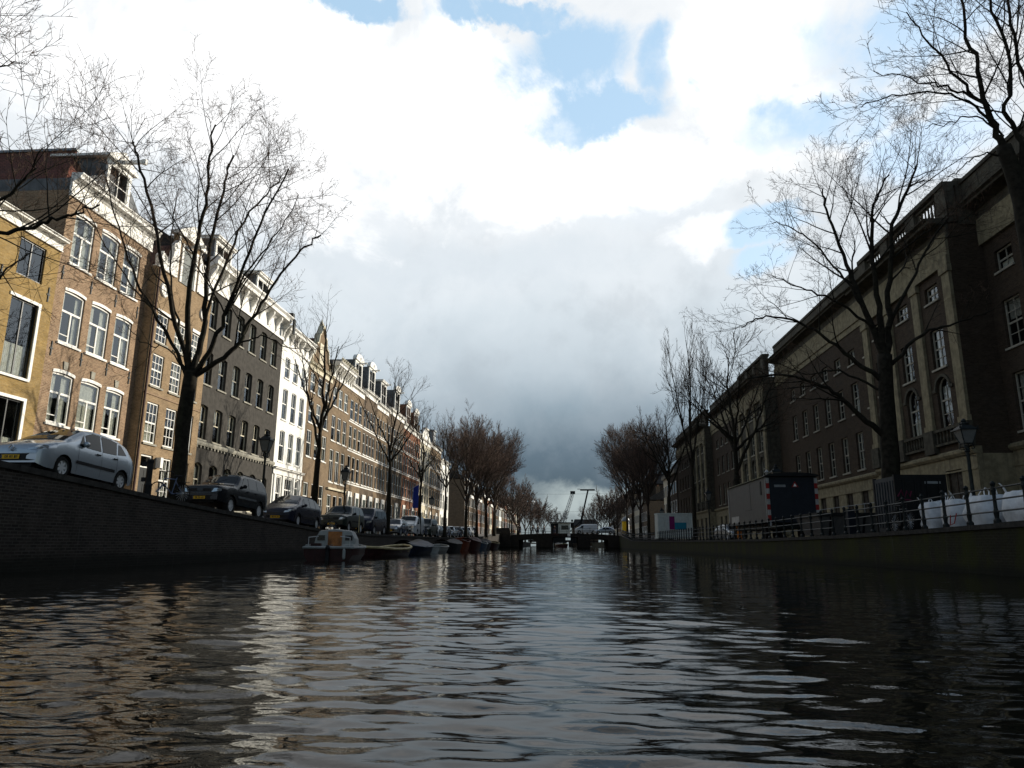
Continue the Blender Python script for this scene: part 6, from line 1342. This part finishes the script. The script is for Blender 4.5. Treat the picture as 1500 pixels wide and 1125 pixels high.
# white site cabin with colour blocks
z0 = zr(93); e = empty('site_cabin', (14.05, 92.0, z0), 'white corrugated site cabin with purple and teal blocks', 'site cabin', rot=(0, 0, .04)); b = MB(); Lc = 4.5
b.box(-Lc/2, Lc/2, .06, 2.4, .45, 3.25); b.build('body', 'cabin_white', e)
b = MB(); n = 18
for i in range(n): x = -Lc/2+.1+i*(Lc-.2)/n; b.hexa([(x, .059, .6), (x+.15, .059, .6), (x+.15, .059, 3.1), (x, .059, 3.1), (x+.03, .005, .6), (x+.12, .005, .6), (x+.12, .005, 3.1), (x+.03, .005, 3.1)])
b.build('corrugation', 'cabin_white', e)
b = MB(); b.box(-.85, -.2, -.02, .004, 1.4, 3.0); b.build('purple_block', 'purple', e); b = MB(); b.box(-.199, 1.25, -.02, .004, 1.4, 2.25); b.build('teal_block', 'teal', e)
b = MB(); b.box(-Lc/2-.05, Lc/2+.05, .0, 2.45, 3.252, 3.4); b.box(-Lc/2-.05, Lc/2+.05, -.01, 2.45, .3, .448); b.build('frame', 'cabin_white', e)
for x in (-1.9, 1.9): b = MB(); b.box(x-.15, x+.15, .2, 2.2, 0, .298); b.build('support_block', 'concrete', e)
# advertising column
e = empty('advertising_column', (13.15, 155, 2.7), 'round advertising column with a yellow poster and grey dome at the bridge', 'column'); b = MB(); b.lathe([(.85, -.2), (.85, .25), (.74, .35), (.74, 2.95)], (0, 0, 0), 2, 24); b.build('drum', 'adv_grey', e)
b = MB(); b.lathe([(.92, 2.96), (.95, 3.1), (.8, 3.2), (.62, 3.55), (.25, 3.8), (.05, 3.95)], (0, 0, 0), 2, 20); b.build('dome', 'zinc', e)
b = MB()
for i in range(8):
    t0, t1 = R(180+i*14), R(180+(i+1)*14); r = .755; b.face([(r*math.cos(t0), r*math.sin(t0), .4), (r*math.cos(t1), r*math.sin(t1), .4), (r*math.cos(t1), r*math.sin(t1), 2.9), (r*math.cos(t0), r*math.sin(t0), 2.9)])
b.build('yellow_poster', 'yellow', e); b = MB()
for i in range(4):
    t0, t1 = R(292+i*12), R(292+(i+1)*12); r = .757; b.face([(r*math.cos(t0), r*math.sin(t0), 1.2), (r*math.cos(t1), r*math.sin(t1), 1.2), (r*math.cos(t1), r*math.sin(t1), 2.3), (r*math.cos(t0), r*math.sin(t0), 2.3)])
b.build('small_poster', 'sign_white', e)
# ---------------------------------------------------------------- people
def person(loc, rz, label, jacket, trousers, arm=.2, lean=0.0, stride=.10, group=None, hat=None):
    e = empty('person', loc, label, 'person', group, (0, 0, rz)); H = 1.75
    def skin(name, mat, V, E_, par):
        me = bpy.data.meshes.new(name); me.from_pydata([v[:3] for v in V], E_, []); o = bpy.data.objects.new(name, me); COL.objects.link(o); o.parent = par; me.materials.append(M[mat])
        me.skin_vertices or None
        sm = o.modifiers.new('skin', 'SKIN'); sm.use_smooth_shade = True
        for i, v in enumerate(V): me.skin_vertices[0].data[i].radius = (v[3], v[4] if len(v) > 4 else v[3]); me.skin_vertices[0].data[i].use_root = (i == 0)
        ss = o.modifiers.new('sub', 'SUBSURF'); ss.levels = ss.render_levels = 1; return o
    l = lean
    V = [(0, 0, .93, .15, .11), (0, -l*.3, 1.15, .15, .10), (0, -l*.6, 1.36, .17, .11), (0, -l*.8, 1.50, .06, .06), (0, -l-.02, 1.60, .075, .09), (0, -l-.01, 1.71, .07, .085),
         (.09, 0, .88, .095), (.10, -stride, .48, .065), (.10, -stride*.6, .09, .045), (.10, -stride*.6-.14, .05, .04), (-.09, 0, .88, .095), (-.10, stride*.6, .48, .065), (-.10, stride, .09, .045), (-.10, stride-.14, .05, .04),
         (.20, -l*.6, 1.42, .06), (.26, -l*.4-arm*.3, 1.16, .048), (.25, -l*.4-arm, .98+arm*.3, .036), (.245, -l*.4-arm-.06, .91+arm*.35, .04), (-.20, -l*.6, 1.42, .06), (-.26, -l*.4, 1.15, .048), (-.25, -l*.4-arm*.5, .93, .036), (-.245, -l*.4-arm*.5-.03, .84, .04)]
    E_ = [(0, 1), (1, 2), (2, 3), (3, 4), (4, 5), (0, 6), (6, 7), (7, 8), (8, 9), (0, 10), (10, 11), (11, 12), (12, 13), (2, 14), (14, 15), (15, 16), (16, 17), (2, 18), (18, 19), (19, 20), (20, 21)]
    skin('body', 'skin', V, E_, e)
    g = lambda v, d: (v[0], v[1], v[2], v[3]+d, (v[4] if len(v) > 4 else v[3])+d)
    skin('jacket', jacket, [g(V[0], .03), g(V[1], .03), g(V[2], .025), g(V[14], .025), g(V[15], .022), g(V[16], .02), g(V[18], .025), g(V[19], .022), g(V[20], .02)], [(0, 1), (1, 2), (2, 3), (3, 4), (4, 5), (2, 6), (6, 7), (7, 8)], e)
    skin('trousers', trousers, [g((0, 0, .92, .145, .11), .02), g(V[6], .02), g(V[7], .022), g((V[8][0], V[8][1], .12, .045), .025), g(V[10], .02), g(V[11], .022), g((V[12][0], V[12][1], .12, .045), .025)], [(0, 1), (1, 2), (2, 3), (0, 4), (4, 5), (5, 6)], e)
    b = MB(); b.lathe([(.085, 1.60), (.098, 1.66), (.095, 1.73), (.06, 1.79), (.01, 1.81)], (0, -l+.015, 0), 2, 12); b.build('hair' if not hat else 'helmet', 'hair' if not hat else hat, e, smooth=True)
    b = MB(); b.hexa([(-.012, -l-.115, 1.60), (.012, -l-.115, 1.60), (.012, -l-.08, 1.60), (-.012, -l-.08, 1.60), (-.006, -l-.10, 1.65), (.006, -l-.10, 1.65), (.006, -l-.08, 1.65), (-.006, -l-.08, 1.65)]); b.build('nose', 'skin', e)
    return e
person((13.1, 55.4, zr(55)), .5, 'worker in yellow jacket and orange trousers standing left of the construction trailer', 'yellow', 'orange', arm=.45, lean=.12, hat='yellow')
GP = 'people crossing the bridge'
p1 = person((-6.4, 154.6, 2.96), 1.2, 'person in dark coat walking over the bridge', 'coat_dark', 'denim', stride=.2, group=GP)
for i, (x, y) in enumerate(((-5.4, 155.4), (-9.1, 154.8), (-1.8, 155.8), (-4.0, 156))): dup(p1, (x, y, 3.0), (0, 0, 1.2+i*1.1))
# ---------------------------------------------------------------- things on and beyond the bridge
e = empty('bridge_kiosk', (-.6, 166, 3.0), 'small pale green kiosk with a dark side on the far side of the bridge', 'kiosk'); b = MB(); b.box(-2.2, 2.2, 0, 2.5, 0, 2.5); b.build('walls', 'cabin_white', e); b = MB(); b.box(-2.5, 2.5, -.3, 2.8, 2.502, 2.7); b.build('roof', 'container_dark', e); b = MB(); b.box(-2.15, -.5, -.05, -.002, .2, 2.4); b.build('shutter', 'container_dark', e); b = MB(); b.box(.2, 1.8, -.04, -.002, 1.1, 2.0); b.build('window', 'car_glass', e)
e = empty('bridge_signpost', (1.9, 153.4, 2.98), 'dark signpost standing on the bridge railing side', 'signpost'); b = MB(); b.tube([(0, 0, 0), (0, 0, 2.9)], .09, 8); b.build('post', 'iron', e); b = MB(); b.box(-.35, .35, -.06, .06, 1.2, 2.3); b.box(-.2, .2, -.05, .05, 2.5, 2.9); b.build('sign_box', 'container_dark', e)
def lattice(b, p, q, w0, w1, n):
    p, q = Vector(p), Vector(q); d = (q-p).normalized(); a = d.orthogonal().normalized(); c = d.cross(a); prev = None
    for i in range(n+1):
        f = i/n; m = p.lerp(q, f); w = w0+(w1-w0)*f; k = [m+a*w+c*w, m-a*w+c*w, m-a*w-c*w, m+a*w-c*w]
        for j in range(4): b.tube([k[j], k[(j+1) % 4]], .07, 3)
        if prev:
            for j in range(4): b.tube([prev[j], k[j]], .10, 4); b.tube([prev[j], k[(j+1) % 4]], .06, 3)
        prev = k
e = empty('lattice_crane', (-.5, 300, 1.6), 'pale lattice crane jib leaning right beyond the bridge', 'crane'); b = MB(); lattice(b, (-1.5, 0, 1.5), (4.6, 0, 20.0), .75, .45, 13); b.build('jib', 'zinc', e); b = MB(); b.box(-4, 1.5, -1.5, 1.5, .6, 3.2); b.build('cab', 'container_dark', e); b = MB(); b.box(3.6, 5.6, -.5, .5, 19.6, 20.8); b.build('jib_head', 'container_dark', e); b = MB(); b.box(-4.5, 2, -1.8, 1.8, -.2, .598); b.build('crawler_base', 'iron', e)
e = empty('telescopic_crane', (7.0, 300, 1.6), 'dark telescopic crane with a short level top beyond the bridge', 'crane'); b = MB(); b.tube([(-1, 0, 2), (1.2, 0, 12)], .62, 4); b.tube([(1.1, 0, 11.5), (3.4, 0, 21.2)], .45, 4); b.build('boom', 'container_dark', e); b = MB(); b.box(.2, 6.2, -.4, .4, 21.0, 21.6); b.box(-1.0, .2, -.1, .1, 21.5, 21.75); b.build('boom_head', 'container_dark', e); b = MB(); b.tube([(-8, 0, .8), (.6, 0, 9)], .2, 5); b.build('stay', 'container_dark', e); b = MB(); b.box(-4, 3, -1.6, 1.6, -.2, 2.2); b.build('carrier', 'container_dark', e)
far_house(-26.5, 1, 331, 345, 15, 'brick_umber', 'long dark house closing the left row in the distance', None)
h_ = empty('end_house', (10.5, 345, 0), 'low brick house with a dark roof closing the canal in the distance', 'house'); b = MB(); b.box(-6, 6, 0, 9, 0, 9.5); b.build('wall', 'brick_umber', h_); b = MB(); b.hexa([(-6.3, -.3, 9.502), (6.3, -.3, 9.502), (6.3, 9.3, 9.502), (-6.3, 9.3, 9.502), (-5, 3, 12.6), (5, 3, 12.6), (5, 6, 12.6), (-5, 6, 12.6)]); b.build('roof', 'roof_slate', h_)
for i in range(5): b = MB(); b.box(-5.2+i*2.2, -4.1+i*2.2, -.04, -.002, 5.8, 8.0); b.build('window', 'white', h_)
b = MB(); b.box(-2, -1, 3, 4, 11, 14); b.build('chimney', 'brick_umber', h_)
# second bridge far beyond
e = empty('far_bridge', (0, 335, 0), 'low far bridge closing the view under the near arches', 'bridge'); b = MB(); b.box(-16, 16, 0, 8, 1.9, 2.8); b.build('deck', 'bridge_stone', e)
for x in (-10, -3.5, 3.5, 10): b = MB(); b.box(x-1, x+1, .1, 7.9, -1, 1.898); b.build('pier', 'bridge_stone', e)
b = MB(); b.tube([(-16, .2, 3.9), (16, .2, 3.9)], .06, 5)
for i in range(17): b.tube([(-16+2*i, .2, 2.8), (-16+2*i, .2, 3.9)], .05, 4)
b.build('railing', 'iron', e)
# overhead wire with a hanging lamp
e = empty('hanging_lamp', (-6.3, 155, 9.5), 'small lamp hanging from a wire across the canal', 'hanging lamp'); b = MB(); b.lathe([(.10, .45), (.30, .25), (.34, .1), (.16, -.05), (.1, -.3), (.03, -.4)], (0, 0, 0), 2, 12); b.build('shade', 'sign_white', e); b = MB(); b.tube([(-17.7+i*4.4, 0, 2.6-.10*i*(10-i)/3.0+(.0)) for i in range(11)], .022, 4); b.tube([(0, 0, .45), (0, 0, 1.8)], .02, 4); b.build('wire', 'iron', e)
b = MB(); b.tube([(-24+i*4.4, 200, 11-.06*i*(10-i)) for i in range(11)], .03, 4); tag(b.build('overhead_wire', 'iron'), 'thin wire crossing the canal beyond the bridge', 'wire')
# banner, awning and flag on the left facades
e = empty('banner', (-24, 113, 8.6), 'blue banner hanging from a slanting pole on the left facades', 'banner'); b = MB(); b.tube([(0, 0, .6), (1.7, 0, 1.5)], .03, 6); b.build('pole', 'sign_white', e); b = MB(); b.hexa([(.4, -.02, -2.4), (1.3, -.02, -2.4), (1.3, .02, -2.4), (.4, .02, -2.4), (.4, -.02, .78), (1.3, -.02, 1.24), (1.3, .02, 1.24), (.4, .02, .78)]); b.build('cloth', 'banner_blue', e)
e = empty('shop_awning', (-23.99, 122, 3.6), 'cream shop awning over the pavement near the bridge', 'awning'); b = MB(); b.prism([(.01, 0, 1.6), (1.7, 0, .5), (1.7, 0, .2), (1.66, 0, .2), (1.66, 0, .46), (.01, 0, 1.55)], (0, 4.2, 0)); b.build('canopy', 'awning', e); b = MB(); b.tube([(.02, .1, .3), (1.6, .1, .35)], .02, 5); b.tube([(.02, 4.1, .3), (1.6, 4.1, .35)], .02, 5); b.build('bracket', 'iron', e)
# site fence of thin tubes before the stone plinth
e = empty('site_fence', (17.6, 39, zr(45)), 'thin tubular site fence in front of the plinth between trailer and container', 'fence')
for i in range(8):
    y = i*2.4; b = MB(); b.tube([(0, y, 0), (0, y, 2.1)], .025, 5); b.build('post', 'zinc', e)
b = MB(); b.tube([(0, 0, 2.05), (0, 16.8, 2.05)], .022, 5); b.tube([(0, 0, .2), (0, 16.8, .2)], .022, 5); b.build('rail', 'zinc', e)
